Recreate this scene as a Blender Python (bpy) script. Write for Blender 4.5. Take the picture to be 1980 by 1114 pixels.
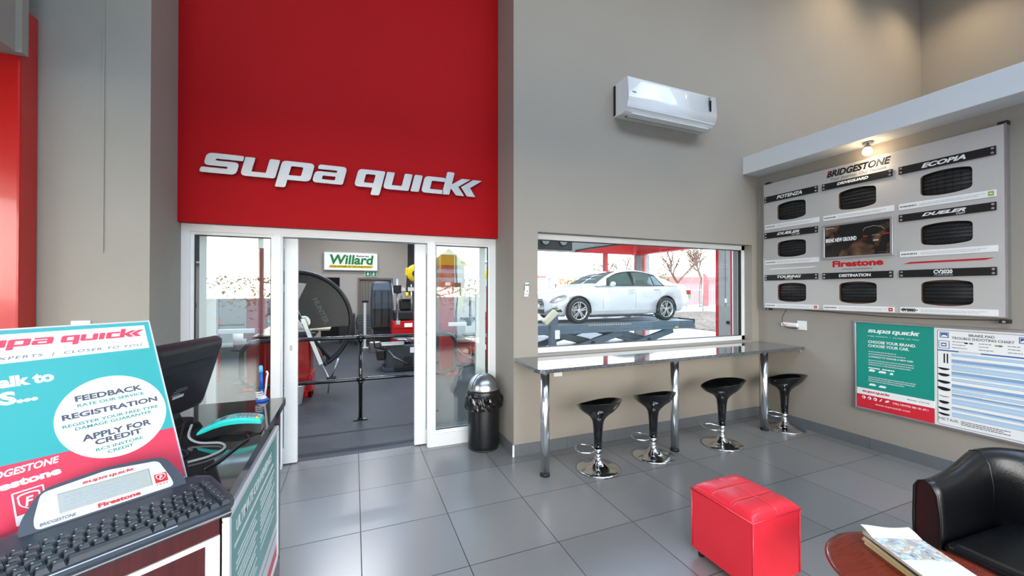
import bpy, bmesh, math, random
from mathutils import Matrix, Vector

# ---------------------------------------------------------------- scene reset
for _o in list(bpy.data.objects):
    bpy.data.objects.remove(_o, do_unlink=True)
SC = bpy.context.scene
COL = SC.collection
PI = math.pi
R = math.radians
RND = random.Random(7)

# ---------------------------------------------------------------- camera
cam_data = bpy.data.cameras.new('camera')
cam_data.sensor_fit = 'HORIZONTAL'
cam_data.sensor_width = 36.0
cam_data.lens = 757.03 / 1980.0 * 36.0
cam_data.clip_start = 0.03
cam_data.clip_end = 500
cam = bpy.data.objects.new('camera', cam_data)
cam.location = (0, 0, 1.635)
cam.rotation_euler = (R(90.4057), 0, R(-21.948))
COL.objects.link(cam)
SC.camera = cam

# ---------------------------------------------------------------- view, sky, light
SC.view_settings.view_transform = 'Standard'
SC.view_settings.look = 'None'
SC.view_settings.gamma = 1.0
SC.view_settings.use_curve_mapping = False
SC.view_settings.exposure = 0.12
SC.cycles.use_denoising = True
SC.cycles.max_bounces = 10
SC.cycles.diffuse_bounces = 6
SC.cycles.glossy_bounces = 5
SC.cycles.transparent_max_bounces = 24
SC.cycles.sample_clamp_indirect = 8.0
SC.cycles.caustics_reflective = False
SC.cycles.caustics_refractive = False

SKY = 5.0
GLOW = 1.5
world = bpy.data.worlds.new('overcast_sky')
SC.world = world
world.use_nodes = True
wn = world.node_tree
wn.nodes.clear()
_tc = wn.nodes.new('ShaderNodeTexCoord')
_sp = wn.nodes.new('ShaderNodeSeparateXYZ')
_rp = wn.nodes.new('ShaderNodeValToRGB')
_bg = wn.nodes.new('ShaderNodeBackground')
_wo = wn.nodes.new('ShaderNodeOutputWorld')
wn.links.new(_tc.outputs['Generated'], _sp.inputs[0])
wn.links.new(_sp.outputs['Z'], _rp.inputs[0])
# low evening sun haze over the street behind the viewer
_dt = wn.nodes.new('ShaderNodeVectorMath'); _dt.operation = 'DOT_PRODUCT'
_sd = Vector((-0.25, -1.0, 0.06)).normalized()
_dt.inputs[1].default_value = tuple(_sd)
wn.links.new(_tc.outputs['Generated'], _dt.inputs[0])
_mr = wn.nodes.new('ShaderNodeMapRange'); _mr.interpolation_type = 'SMOOTHERSTEP'
_mr.inputs['From Min'].default_value = 0.70; _mr.inputs['From Max'].default_value = 1.0
_mr.inputs['To Max'].default_value = GLOW
wn.links.new(_dt.outputs['Value'], _mr.inputs['Value'])
_mx = wn.nodes.new('ShaderNodeMix'); _mx.data_type = 'RGBA'; _mx.blend_type = 'ADD'; _mx.clamp_result = False
_cs = wn.nodes.new('ShaderNodeVectorMath'); _cs.operation = 'SCALE'
_cs.inputs[0].default_value = (1.0, 0.88, 0.72)
wn.links.new(_mr.outputs[0], _cs.inputs['Scale'])
_mx.inputs[0].default_value = 1.0
wn.links.new(_rp.outputs[0], _mx.inputs[6]); wn.links.new(_cs.outputs[0], _mx.inputs[7])
wn.links.new(_mx.outputs[2], _bg.inputs[0])
wn.links.new(_bg.outputs[0], _wo.inputs[0])
_rp.color_ramp.elements[0].position = 0.0
_rp.color_ramp.elements[0].color = (1.32, 1.27, 1.20, 1)
_rp.color_ramp.elements[1].position = 0.38
_rp.color_ramp.elements[1].color = (0.62, 0.80, 1.08, 1)
_bg.inputs[1].default_value = SKY

def lamp(name, kind, loc, energy, color=(1, 1, 1), rot=(0, 0, 0), **kw):
    d = bpy.data.lights.new(name, kind)
    d.energy = energy
    d.color = color
    for k, v in kw.items():
        setattr(d, k, v)
    o = bpy.data.objects.new(name, d)
    o.location = loc
    o.rotation_euler = rot
    COL.objects.link(o)
    return o

# daylight portals in the shop-front panes, the open bay, the added skylight and side window (they only guide the sky's light)
def portal(name, loc, rot, sx, sy):
    o = lamp(name, 'AREA', loc, 1.0, rot=rot, shape='RECTANGLE', size=sx, size_y=sy)
    o.data.cycles.is_portal = True
    return o
portal('shop_front_portal', (2.2, -3.35, 1.65), (R(90), 0, 0), 13.2, 2.8)
portal('added_skylight_portal', (2.2, -1.2, 6.72), (0, 0, 0), 10.8, 3.0)
portal('added_side_window_portal', (-5.3, -.3, 1.7), (R(90), 0, R(-90)), 5.2, 2.9)
portal('bay_side_portal', (9.95, 9.7, 1.55), (R(90), 0, R(90)), 3.0, 3.0)
portal('bay_back_portal', (7.2, 11.8, 1.5), (R(-90), 0, 0), 5.0, 3.0)

# ---------------------------------------------------------------- materials
MATS = {}
def lin(c):
    return tuple(((x / 255.0) / 12.92 if x <= 10.31 else (((x / 255.0) + 0.055) / 1.055) ** 2.4) for x in c)

def mat(name, rgb, rough=0.5, metal=0.0, noise=0.0, nscale=8.0, bump=0.0, bscale=60.0, spec=0.5, coat=0.0, emit=None, estr=0.0, rvar=0.0, sheen=0.0):
    m = bpy.data.materials.new(name)
    m.use_nodes = True
    nt = m.node_tree
    b = nt.nodes['Principled BSDF']
    c = lin(rgb)
    b.inputs['Base Color'].default_value = (*c, 1)
    b.inputs['Roughness'].default_value = rough
    b.inputs['Metallic'].default_value = metal
    b.inputs['Specular IOR Level'].default_value = spec
    b.inputs['Coat Weight'].default_value = coat
    b.inputs['Coat Roughness'].default_value = 0.05
    if emit:
        b.inputs['Emission Color'].default_value = (*lin(emit), 1)
        b.inputs['Emission Strength'].default_value = estr
    tc = None
    if noise or bump or rvar:
        tc = nt.nodes.new('ShaderNodeTexCoord')
    if noise or rvar:
        n = nt.nodes.new('ShaderNodeTexNoise')
        n.inputs['Scale'].default_value = nscale
        n.inputs['Detail'].default_value = 5
        nt.links.new(tc.outputs['Object'], n.inputs['Vector'])
        if noise:
            r = nt.nodes.new('ShaderNodeValToRGB')
            r.color_ramp.elements[0].position = 0.3
            r.color_ramp.elements[1].position = 0.7
            r.color_ramp.elements[0].color = (*[max(0, x * (1 - noise)) for x in c], 1)
            r.color_ramp.elements[1].color = (*[min(1, x * (1 + noise)) for x in c], 1)
            nt.links.new(n.outputs['Fac'], r.inputs[0])
            nt.links.new(r.outputs[0], b.inputs['Base Color'])
        if rvar:
            mr = nt.nodes.new('ShaderNodeMapRange')
            mr.inputs['To Min'].default_value = max(0.02, rough - rvar)
            mr.inputs['To Max'].default_value = min(1, rough + rvar)
            nt.links.new(n.outputs['Fac'], mr.inputs[0])
            nt.links.new(mr.outputs[0], b.inputs['Roughness'])
    if bump:
        n2 = nt.nodes.new('ShaderNodeTexNoise')
        n2.inputs['Scale'].default_value = bscale
        n2.inputs['Detail'].default_value = 4
        bp = nt.nodes.new('ShaderNodeBump')
        bp.inputs['Strength'].default_value = bump
        bp.inputs['Distance'].default_value = 0.01
        nt.links.new(tc.outputs['Object'], n2.inputs['Vector'])
        nt.links.new(n2.outputs['Fac'], bp.inputs['Height'])
        nt.links.new(bp.outputs[0], b.inputs['Normal'])
    MATS[name] = m
    return m

def glass_mat(name, tint=(1, 1, 1), refl=0.04, gain=1.0):
    m = bpy.data.materials.new(name)
    m.use_nodes = True
    nt = m.node_tree
    nt.nodes.clear()
    out = nt.nodes.new('ShaderNodeOutputMaterial')
    mix = nt.nodes.new('ShaderNodeMixShader')
    tr = nt.nodes.new('ShaderNodeBsdfTransparent')
    tr.inputs[0].default_value = (*tint, 1)
    gl = nt.nodes.new('ShaderNodeBsdfGlossy')
    gl.inputs['Roughness'].default_value = 0.0
    lw = nt.nodes.new('ShaderNodeLayerWeight')
    lw.inputs[0].default_value = 0.5
    p = nt.nodes.new('ShaderNodeMath'); p.operation = 'POWER'; p.inputs[1].default_value = 5
    ma = nt.nodes.new('ShaderNodeMath'); ma.operation = 'MULTIPLY_ADD'
    ma.inputs[1].default_value = (1 - refl) * gain
    ma.inputs[2].default_value = refl * gain
    nt.links.new(lw.outputs['Facing'], p.inputs[0])
    nt.links.new(p.outputs[0], ma.inputs[0])
    nt.links.new(ma.outputs[0], mix.inputs[0])
    nt.links.new(tr.outputs[0], mix.inputs[1])
    nt.links.new(gl.outputs[0], mix.inputs[2])
    nt.links.new(mix.outputs[0], out.inputs[0])
    MATS[name] = m
    return m

def nodes_of(m):
    nt = m.node_tree
    return nt, nt.nodes, nt.links, nt.nodes['Principled BSDF']

def math_node(nt, op, a, b=None, c=None):
    n = nt.nodes.new('ShaderNodeMath'); n.operation = op
    for i, v in enumerate((a, b, c)):
        if v is None: continue
        if isinstance(v, (int, float)): n.inputs[i].default_value = v
        else: nt.links.new(v, n.inputs[i])
    return n.outputs[0]

def mixcol(nt, fac, a, b):
    n = nt.nodes.new('ShaderNodeMix'); n.data_type = 'RGBA'
    for s, v in ((n.inputs[0], fac), (n.inputs[6], a), (n.inputs[7], b)):
        if isinstance(v, (int, float)): s.default_value = v
        elif isinstance(v, tuple): s.default_value = (*v, 1) if len(v) == 3 else v
        else: nt.links.new(v, s)
    return n.outputs[2]

def bump_to(nt, b, height, strength=0.5, dist=0.01):
    bp = nt.nodes.new('ShaderNodeBump')
    bp.inputs['Strength'].default_value = strength
    bp.inputs['Distance'].default_value = dist
    nt.links.new(height, bp.inputs['Height'])
    nt.links.new(bp.outputs[0], b.inputs['Normal'])

# paints
mat('wall_paint', (156, 149, 139), 0.75, noise=0.02, nscale=1.2, bump=0.08, bscale=180)
mat('wall_paint_rough', (157, 152, 142), 0.8, noise=0.03, nscale=2.0, bump=0.25, bscale=22)
mat('workshop_paint', (176, 169, 159), 0.75, noise=0.02, nscale=1.2)
mat('red_paint', (166, 9, 17), 0.6, spec=0.12, noise=0.02, nscale=1.5, bump=0.05, bscale=150)
mat('red_gloss', (196, 18, 14), 0.22, noise=0.05, nscale=4, bump=0.10, bscale=9, coat=0.3)
mat('white_paint', (226, 226, 224), 0.6, noise=0.01, bump=0.05, bscale=150)
mat('ceiling_paint', (225, 222, 214), 0.8, noise=0.01)
mat('white_alu', (232, 234, 234), 0.35, noise=0.01)
mat('skirting_tile', (104, 108, 112), 0.35, noise=0.05, nscale=14)
mat('rubber_seal', (22, 23, 24), 0.6)
glass_mat('clear_glass', (0.96, 0.985, 0.975), 0.045, 1.0)
glass_mat('leaf_glass', (0.93, 0.975, 0.955), 0.05, 1.0)
glass_mat('shop_front_glass', (0.98, 0.99, 0.985), 0.04, 0.6)

# floor tiles
m = mat('floor_tile', (108, 110, 113), 0.27, spec=0.85)
nt, nn, ll, b = nodes_of(m)
tc = nn.new('ShaderNodeTexCoord')
sp = nn.new('ShaderNodeSeparateXYZ'); ll.new(tc.outputs['Object'], sp.inputs[0])
ux = math_node(nt, 'DIVIDE', math_node(nt, 'SUBTRACT', sp.outputs['X'], 0.045), 0.596)
uy = math_node(nt, 'DIVIDE', math_node(nt, 'SUBTRACT', sp.outputs['Y'], 4.04), 0.5925)
def joint(u, w):
    f = math_node(nt, 'FRACT', u)
    d = math_node(nt, 'ABSOLUTE', math_node(nt, 'SUBTRACT', f, 0.5))
    return math_node(nt, 'GREATER_THAN', d, 0.5 - w)
jm = math_node(nt, 'MAXIMUM', joint(ux, 0.0044), joint(uy, 0.0044))
cb = nn.new('ShaderNodeCombineXYZ')
ll.new(math_node(nt, 'FLOOR', ux), cb.inputs[0]); ll.new(math_node(nt, 'FLOOR', uy), cb.inputs[1])
wnz = nn.new('ShaderNodeTexWhiteNoise'); ll.new(cb.outputs[0], wnz.inputs['Vector'])
nz = nn.new('ShaderNodeTexNoise'); nz.inputs['Scale'].default_value = 120; nz.inputs['Detail'].default_value = 2
ll.new(tc.outputs['Object'], nz.inputs['Vector'])
nz2 = nn.new('ShaderNodeTexNoise'); nz2.inputs['Scale'].default_value = 2.2; nz2.inputs['Detail'].default_value = 4
ll.new(tc.outputs['Object'], nz2.inputs['Vector'])
base = mixcol(nt, wnz.outputs['Value'], lin((128, 126, 123)), lin((139, 137, 134)))
ll.new(mixcol(nt, jm, base, lin((34, 35, 37))), b.inputs['Base Color'])
rr = 0.26
rr = math_node(nt, 'MAXIMUM', rr, math_node(nt, 'MULTIPLY', jm, 0.8))
ll.new(rr, b.inputs['Roughness'])
bump_to(nt, b, math_node(nt, 'SUBTRACT', 1.0, jm), 0.3, 0.003)

# studded workshop rubber
m = mat('studded_rubber', (74, 77, 80), 0.42, spec=0.3)
nt, nn, ll, b = nodes_of(m)
tc = nn.new('ShaderNodeTexCoord')
sp = nn.new('ShaderNodeSeparateXYZ'); ll.new(tc.outputs['Object'], sp.inputs[0])
sx = math_node(nt, 'SINE', math_node(nt, 'MULTIPLY', sp.outputs['X'], 2 * PI / 0.045))
sy = math_node(nt, 'SINE', math_node(nt, 'MULTIPLY', sp.outputs['Y'], 2 * PI / 0.045))
dots = math_node(nt, 'SMOOTH_MIN', math_node(nt, 'MULTIPLY', sx, sy), 0.45, 0.2)
nz = nn.new('ShaderNodeTexNoise'); nz.inputs['Scale'].default_value = 1.3; nz.inputs['Detail'].default_value = 6
ll.new(tc.outputs['Object'], nz.inputs['Vector'])
c0 = mixcol(nt, nz.outputs['Fac'], lin((38, 40, 43)), lin((66, 68, 71)))
c0 = mixcol(nt, math_node(nt, 'MULTIPLY', math_node(nt, 'GREATER_THAN', dots, 0.2), 0.5), c0, lin((96, 98, 100)))
ll.new(c0, b.inputs['Base Color'])
ll.new(math_node(nt, 'MULTIPLY_ADD', nz.outputs['Fac'], 0.3, 0.28), b.inputs['Roughness'])
bump_to(nt, b, dots, 0.5, 0.003)

# ---------------------------------------------------------------- mesh building
TM = {}       # thing name -> base matrix
class MB:
    def __init__(s, T=None):
        s.bm = bmesh.new(); s.mats = []; s.cur = 0; s.T = T or Matrix()
    def use(s, m):
        if m not in s.mats: s.mats.append(m)
        s.cur = s.mats.index(m); return s
    def at(s, T): s.T = T; return s
    def _take(s, tmp, smooth=False, M=None):
        T = s.T @ M if M is not None else s.T
        vm = {}
        for v in tmp.verts: vm[v] = s.bm.verts.new(T @ v.co)
        flip = T.to_3x3().determinant() < 0
        for f in tmp.faces:
            vs = [vm[v] for v in f.verts]
            if flip: vs.reverse()
            try: nf = s.bm.faces.new(vs)
            except ValueError: continue
            nf.material_index = s.cur; nf.smooth = smooth or f.smooth
        tmp.free()
    def raw(s, verts, faces, smooth=False, M=None):
        t = bmesh.new()
        vs = [t.verts.new(v) for v in verts]
        for f in faces:
            try: t.faces.new([vs[i] for i in f])
            except ValueError: pass
        s._take(t, smooth, M); return s
    def box(s, x0, x1, y0, y1, z0, z1, bev=0.0, seg=2, M=None):
        t = bmesh.new()
        x0, x1 = min(x0, x1), max(x0, x1); y0, y1 = min(y0, y1), max(y0, y1); z0, z1 = min(z0, z1), max(z0, z1)
        vs = [t.verts.new(p) for p in ((x0,y0,z0),(x1,y0,z0),(x1,y1,z0),(x0,y1,z0),(x0,y0,z1),(x1,y0,z1),(x1,y1,z1),(x0,y1,z1))]
        for f in ((3,2,1,0),(4,5,6,7),(0,1,5,4),(1,2,6,5),(2,3,7,6),(3,0,4,7)): t.faces.new([vs[i] for i in f])
        if bev > 0:
            bev = min(bev, 0.49 * min(x1-x0, y1-y0, z1-z0))
            bmesh.ops.bevel(t, geom=t.edges[:], offset=bev, segments=seg, affect='EDGES', profile=0.5)
            for f in t.faces: f.smooth = False
        s._take(t, False, M); return s
    def cyl(s, p0, p1, r0, r1=None, n=20, cap=True, smooth=True, M=None):
        p0 = Vector(p0); p1 = Vector(p1); r1 = r0 if r1 is None else r1
        d = (p1 - p0).normalized()
        a = d.orthogonal().normalized(); c = d.cross(a)
        t = bmesh.new(); A = []; B = []
        for i in range(n):
            w = 2*PI*i/n; o = a*math.cos(w) + c*math.sin(w)
            A.append(t.verts.new(p0 + o*r0)); B.append(t.verts.new(p1 + o*r1))
        for i in range(n):
            f = t.faces.new((A[i], A[(i+1) % n], B[(i+1) % n], B[i])); f.smooth = smooth
        if cap:
            t.faces.new(A[::-1]); t.faces.new(B)
        s._take(t, False, M); return s
    def tube(s, pts, r, n=10, closed=False, cap=True, M=None):
        pts = [Vector(p) for p in pts]; N = len(pts)
        rs = r if isinstance(r, (list, tuple)) else [r]*N
        t = bmesh.new(); rings = []
        prev = None
        for i, p in enumerate(pts):
            if closed: d = (pts[(i+1) % N] - pts[i-1])
            else: d = pts[min(i+1, N-1)] - pts[max(i-1, 0)]
            if d.length < 1e-9: d = Vector((0,0,1))
            d.normalize()
            if prev is None: a = d.orthogonal().normalized()
            else:
                a = prev - d*prev.dot(d)
                a = a.normalized() if a.length > 1e-6 else d.orthogonal().normalized()
            prev = a; c = d.cross(a)
            rings.append([t.verts.new(p + (a*math.cos(2*PI*k/n) + c*math.sin(2*PI*k/n))*rs[i]) for k in range(n)])
        for i in range(N if closed else N-1):
            A = rings[i]; B = rings[(i+1) % N]
            off = 0
            if closed and i == N-1:
                off = min(range(n), key=lambda q: (A[0].co - B[q].co).length)
            for k in range(n):
                f = t.faces.new((A[k], A[(k+1) % n], B[(k+1+off) % n], B[(k+off) % n])); f.smooth = True
        if cap and not closed:
            t.faces.new(rings[0][::-1]); t.faces.new(rings[-1])
        s._take(t, False, M); return s
    def lathe(s, prof, n=32, M=None, smooth=True, a0=0.0, a1=2*PI):
        t = bmesh.new(); full = abs(a1-a0) > 2*PI-1e-6
        rings = []
        cnt = n if full else n+1
        for (r, z) in prof:
            if r < 1e-6: rings.append([t.verts.new((0,0,z))]*cnt)
            else: rings.append([t.verts.new((r*math.cos(a0+(a1-a0)*k/n), r*math.sin(a0+(a1-a0)*k/n), z)) for k in range(cnt)])
        for i in range(len(prof)-1):
            A, B = rings[i], rings[i+1]
            for k in range(n):
                k2 = (k+1) % cnt
                vs = []
                for v in (A[k], A[k2], B[k2], B[k]):
                    if v not in vs: vs.append(v)
                if len(vs) >= 3:
                    try: f = t.faces.new(vs); f.smooth = smooth
                    except ValueError: pass
        bmesh.ops.recalc_face_normals(t, faces=t.faces[:])
        s._take(t, False, M); return s
    def prism(s, poly, h0, h1, M=None, smooth=False):
        n = len(poly); t = bmesh.new()
        A = [t.verts.new((p[0], p[1], h0)) for p in poly]; B = [t.verts.new((p[0], p[1], h1)) for p in poly]
        t.faces.new(A[::-1]); t.faces.new(B)
        for i in range(n):
            f = t.faces.new((A[i], A[(i+1) % n], B[(i+1) % n], B[i])); f.smooth = smooth
        bmesh.ops.recalc_face_normals(t, faces=t.faces[:])
        s._take(t, False, M); return s
    def loft(s, rings, closed_ring=True, cap0=True, cap1=True, smooth=True, M=None, closed=False):
        t = bmesh.new(); RR = [[t.verts.new(p) for p in r] for r in rings]; n = len(rings[0]); N = len(RR)
        for i in range(N if closed else N-1):
            A, B = RR[i], RR[(i+1) % N]
            for k in range(n if closed_ring else n-1):
                try: f = t.faces.new((A[k], A[(k+1) % n], B[(k+1) % n], B[k])); f.smooth = smooth
                except ValueError: pass
        if closed_ring and not closed:
            if cap0: t.faces.new(RR[0][::-1])
            if cap1: t.faces.new(RR[-1])
        bmesh.ops.recalc_face_normals(t, faces=t.faces[:])
        s._take(t, False, M); return s
    def sphere(s, c, r, n=16, M=None, sc=(1,1,1)):
        t = bmesh.new(); bmesh.ops.create_uvsphere(t, u_segments=n, v_segments=max(6, n//2), radius=r)
        for v in t.verts: v.co = Vector((v.co.x*sc[0]+c[0], v.co.y*sc[1]+c[1], v.co.z*sc[2]+c[2]))
        for f in t.faces: f.smooth = True
        s._take(t, False, M); return s
    def mesh(s, me, M=None):
        t = bmesh.new(); t.from_mesh(me); s._take(t, False, M); return s
    def build(s, name, m=None, parent=None, world=False, **props):
        me = bpy.data.meshes.new(name)
        if parent is not None and world:
            s.bm.transform(TM[parent.name].inverted())
        s.bm.normal_update()
        s.bm.to_mesh(me); s.bm.free()
        names = s.mats if s.mats else [m]
        for x in names: me.materials.append(MATS[x])
        o = bpy.data.objects.new(name, me); COL.objects.link(o)
        TM[o.name] = Matrix()
        if parent is not None:
            o.parent = parent
            TM[o.name] = TM[parent.name] if world else TM.get(parent.name, Matrix())
        for k, v in props.items(): o[k] = v
        return o

def thing(name, label, cat, loc=(0,0,0), rz=0.0, group=None, kind=None):
    o = bpy.data.objects.new(name, None); COL.objects.link(o)
    o.empty_display_size = 0.1
    o.location = loc; o.rotation_euler = (0, 0, rz)
    TM[o.name] = Matrix.Translation(loc) @ Matrix.Rotation(rz, 4, 'Z')
    if label: o['label'] = label
    if cat: o['category'] = cat
    if group: o['group'] = group
    if kind: o['kind'] = kind
    return o

def dup(root, loc=None, rz=None, label=None, group=None):
    def kids(o): return [c for c in bpy.data.objects if c.parent == o]
    r = root.copy(); COL.objects.link(r)
    if loc is not None: r.location = loc
    if rz is not None: r.rotation_euler = (0, 0, rz)
    TM[r.name] = Matrix.Translation(r.location) @ Matrix.Rotation(r.rotation_euler[2], 4, 'Z')
    if label: r['label'] = label
    if group: r['group'] = group
    for c in kids(root):
        d = c.copy(); COL.objects.link(d); d.parent = r
        for g in kids(c):
            e = g.copy(); COL.objects.link(e); e.parent = d
    return r

def frame(o, X, Y):
    X = Vector(X).normalized(); Y = Vector(Y).normalized(); Z = X.cross(Y)
    return Matrix(((X.x,Y.x,Z.x,o[0]),(X.y,Y.y,Z.y,o[1]),(X.z,Y.z,Z.z,o[2]),(0,0,0,1)))
def f_back(y): return frame((0, y, 0), (1,0,0), (0,0,1))       # u = x, v = z, out of the wall towards -y
def f_right(x): return frame((x, 0, 0), (0,-1,0), (0,0,1))     # u = -y, v = z, out of the wall towards -x

_tx = bpy.data.curves.new('lettering_source', 'FONT')
_txo = bpy.data.objects.new('lettering_source', _tx)
def text_mesh(s, shear=0.0, bold=0.0, ext=0.0, spacing=1.0):
    _tx.body = s; _tx.size = 1.0; _tx.shear = shear; _tx.offset = bold; _tx.extrude = ext; _tx.space_character = spacing
    _tx.resolution_u = 3
    COL.objects.link(_txo)
    dg = bpy.context.evaluated_depsgraph_get()
    me = bpy.data.meshes.new_from_object(_txo.evaluated_get(dg))
    COL.objects.unlink(_txo)
    return me
def put_text(mb, s, M, u0, u1, v0, v1, shear=0.0, bold=0.0, ext=0.004, spacing=1.0, lift=0.0, slope=0.0):
    me = text_mesh(s, shear, bold, 0.5, spacing)
    xs = [v.co.x for v in me.vertices]; ys = [v.co.y for v in me.vertices]
    if not xs: return
    a, b_, c, d = min(xs), max(xs), min(ys), max(ys)
    S = Matrix(((( u1-u0)/(b_-a),0,0,u0-a*(u1-u0)/(b_-a)),(0,(v1-v0)/(d-c),0,v0-c*(v1-v0)/(d-c)),(0,0,ext,lift+ext/2),(0,0,0,1)))
    mb.mesh(me, M @ S)
    bpy.data.meshes.remove(me)

_cv = bpy.data.curves.new('shape_source', 'CURVE'); _cv.dimensions = '2D'; _cv.fill_mode = 'BOTH'
_cvo = bpy.data.objects.new('shape_source', _cv)
def shape_mesh(loops, ext, bevel=0.0):
    _cv.splines.clear(); _cv.extrude = ext; _cv.bevel_depth = bevel; _cv.bevel_resolution = 1
    for lp in loops:
        sp_ = _cv.splines.new('POLY'); sp_.points.add(len(lp)-1)
        for p, q in zip(sp_.points, lp): p.co = (q[0], q[1], 0, 1)
        sp_.use_cyclic_u = True
    COL.objects.link(_cvo)
    dg = bpy.context.evaluated_depsgraph_get()
    me = bpy.data.meshes.new_from_object(_cvo.evaluated_get(dg))
    COL.objects.unlink(_cvo)
    return me
def rpoly(pts, r=0.12, n=5):
    """polygon with corners rounded: points given as (x, y) or (x, y, radius)"""
    out = []; N = len(pts)
    for i in range(N):
        p = Vector(pts[i][:2]); rr = pts[i][2] if len(pts[i]) > 2 else r
        a = Vector(pts[i-1][:2]); c = Vector(pts[(i+1) % N][:2])
        if rr <= 1e-6: out.append((p.x, p.y)); continue
        da = (a-p); dc = (c-p); k = min(rr, da.length*0.48, dc.length*0.48)
        s_ = p + da.normalized()*k; e_ = p + dc.normalized()*k
        for j in range(n+1):
            t = j/n; q = s_*(1-t)**2 + p*2*t*(1-t) + e_*t*t
            out.append((q.x, q.y))
    return out
def rrect(x0, x1, y0, y1, r, n=5):
    return rpoly([(x0,y0),(x1,y0),(x1,y1),(x0,y1)], r, n)
def put_shape(mb, loops, M, ext, lift=0.0, bevel=0.0):
    me = shape_mesh(loops, 0.5*ext, bevel)
    mb.mesh(me, M @ Matrix.Translation((0, 0, lift + ext/2)))
    bpy.data.meshes.remove(me)

# the shop's slanted lettering, in units of its lower-case height
def _L(dx, pts, r=0.1): return rpoly([(p[0]+dx, *p[1:]) for p in pts], r)
def shop_logo_loops():
    Z = 0.0; o = []; B = 0.26
    o.append([_L(0, [(0,0,.1),(1.5,0,.22),(1.5,.63,.22),(.5,.63,.06),(.5,.74,.06),(1.62,.74,.03),(1.62,1,.1),(.08,1,.24),(.08,.37,.22),(1.08,.37,.06),(1.08,.26,.06),(0,.26,.08)])])
    o.append([_L(1.68, [(0,.98,.04),(.42,.98,.04),(.42,.25,.05),(1.06,.25,.05),(1.06,1,.08),(1.52,1,.1),(1.52,0,.12),(0,0,.24)])])
    o.append([_L(3.3, [(0,-.42,.08),(.46,-.42,.1),(.46,0,.02),(1.52,0,.24),(1.52,1,.24),(0,1,.2)]), _L(3.3, [(.46,.25,.05),(1.04,.25,.08),(1.04,.75,.08),(.46,.75,.05)])])
    o.append([_L(4.92, [(0,0,.22),(1.5,0,.1),(1.5,1,.24),(.1,1,.12),(.1,.76,.1),(1.06,.76,.05),(1.06,.63,.05),(0,.63,.22)]), _L(4.92, [(.42,.2,.05),(1.06,.2,.05),(1.06,.42,.05),(.42,.42,.05)])])
    o.append([_L(7.0, [(0,0,.24),(.96,0,.02),(.96,-.42,.08),(1.42,-.42,.1),(1.42,1,.1),(0,1,.24)]), _L(7.0, [(.44,.25,.08),(.96,.25,.05),(.96,.75,.05),(.44,.75,.08)])])
    o.append([_L(8.52, [(0,1,.08),(.42,1,.08),(.42,.25,.05),(.98,.25,.05),(.98,1,.08),(1.42,1,.08),(1.42,0,.1),(0,0,.24)])])
    o.append([_L(10.06, [(0,0,.06),(.46,0,.06),(.46,1,.1),(0,1,.1)])])
    o.append([_L(10.66, [(0,0,.24),(1.28,0,.03),(1.28,.24,.03),(.46,.24,.05),(.46,.76,.05),(1.22,.76,.08),(1.22,1,.1),(0,1,.24)])])
    o.append([_L(11.9, [(0,0,.03),(.44,0,.06),(.44,.42,.02),(.86,0,.02),(1.36,0,.02),(.86,.54,.02),(1.5,1.06,.02),(.98,1.06,.02),(.44,.64,.02),(.44,1.4,.1),(0,1.4,.1)])])
    o.append([_L(12.95, [(0,.54,.02),(.64,1.06,.02),(1.2,1.06,.02),(.56,.54,.02),(1.02,0,.02),(.5,0,.02)])])
    return o
def put_logo(mb, M, u0, u1, v0, vh, ext, lift=0.0, shear=0.24, bevel=0.0, skip=0):
    """u0..u1 covers the whole word, v0 is the base line, vh the lower-case height"""
    W = 14.15 + shear*1.06
    k = (u1-u0)/W
    S = Matrix(((k, k*shear, 0, u0), (0, vh, 0, v0), (0,0,1,0), (0,0,0,1)))
    for lp in shop_logo_loops()[skip:]:
        loops = [[((S @ Vector((p[0], p[1], 0))).x, (S @ Vector((p[0], p[1], 0))).y) for p in l] for l in lp]
        put_shape(mb, loops, M, ext, lift, bevel)

def struct(name, mb, m=None, parent=None, **kw):
    o = mb.build(name, m, parent, **kw)
    if parent is None: o['kind'] = 'structure'
    return o
# ================================================================ THE SETTING
YB, YA, XB, XR = 3.582, 4.036, 1.461, 4.958
XL = -1.36
ZC = 6.65
# floors
struct('floor', MB().box(-5.2, 9.2, -3.4, 4.235, -0.12, 0.0), 'floor_tile')
struct('floor_workshop', MB().box(-6.5, 9.75, 4.235, 17.2, -0.12, 0.0), 'studded_rubber')
# back wall with the viewing window
mb = MB()
mb.box(XB, 1.726, YB, 3.86, 0, 2.234); mb.box(4.835, 9.2, YB, 3.86, 0, 2.234)
mb.box(1.726, 4.835, YB, 3.86, 0, 0.985); mb.box(XB, 9.2, YB, 3.86, 2.234, ZC)
struct('wall_back', mb, 'wall_paint')
# return beside the entrance, wall over the entrance, left pier
struct('wall_return', MB().box(XB, 1.70, 3.86, 4.26, 0, ZC), 'wall_paint')
struct('wall_red', MB().box(XL, XB, YA, 4.30, 2.209, ZC), 'red_paint')
mb = MB().use('wall_paint_rough')
mb.box(-5.0, XL, YB - 0.012, 4.30, 0, ZC)
mb.box(-1.621, -1.609, YB - 0.019, YB - 0.012, 1.9, ZC)
struct('wall_left_pier', mb)
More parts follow.
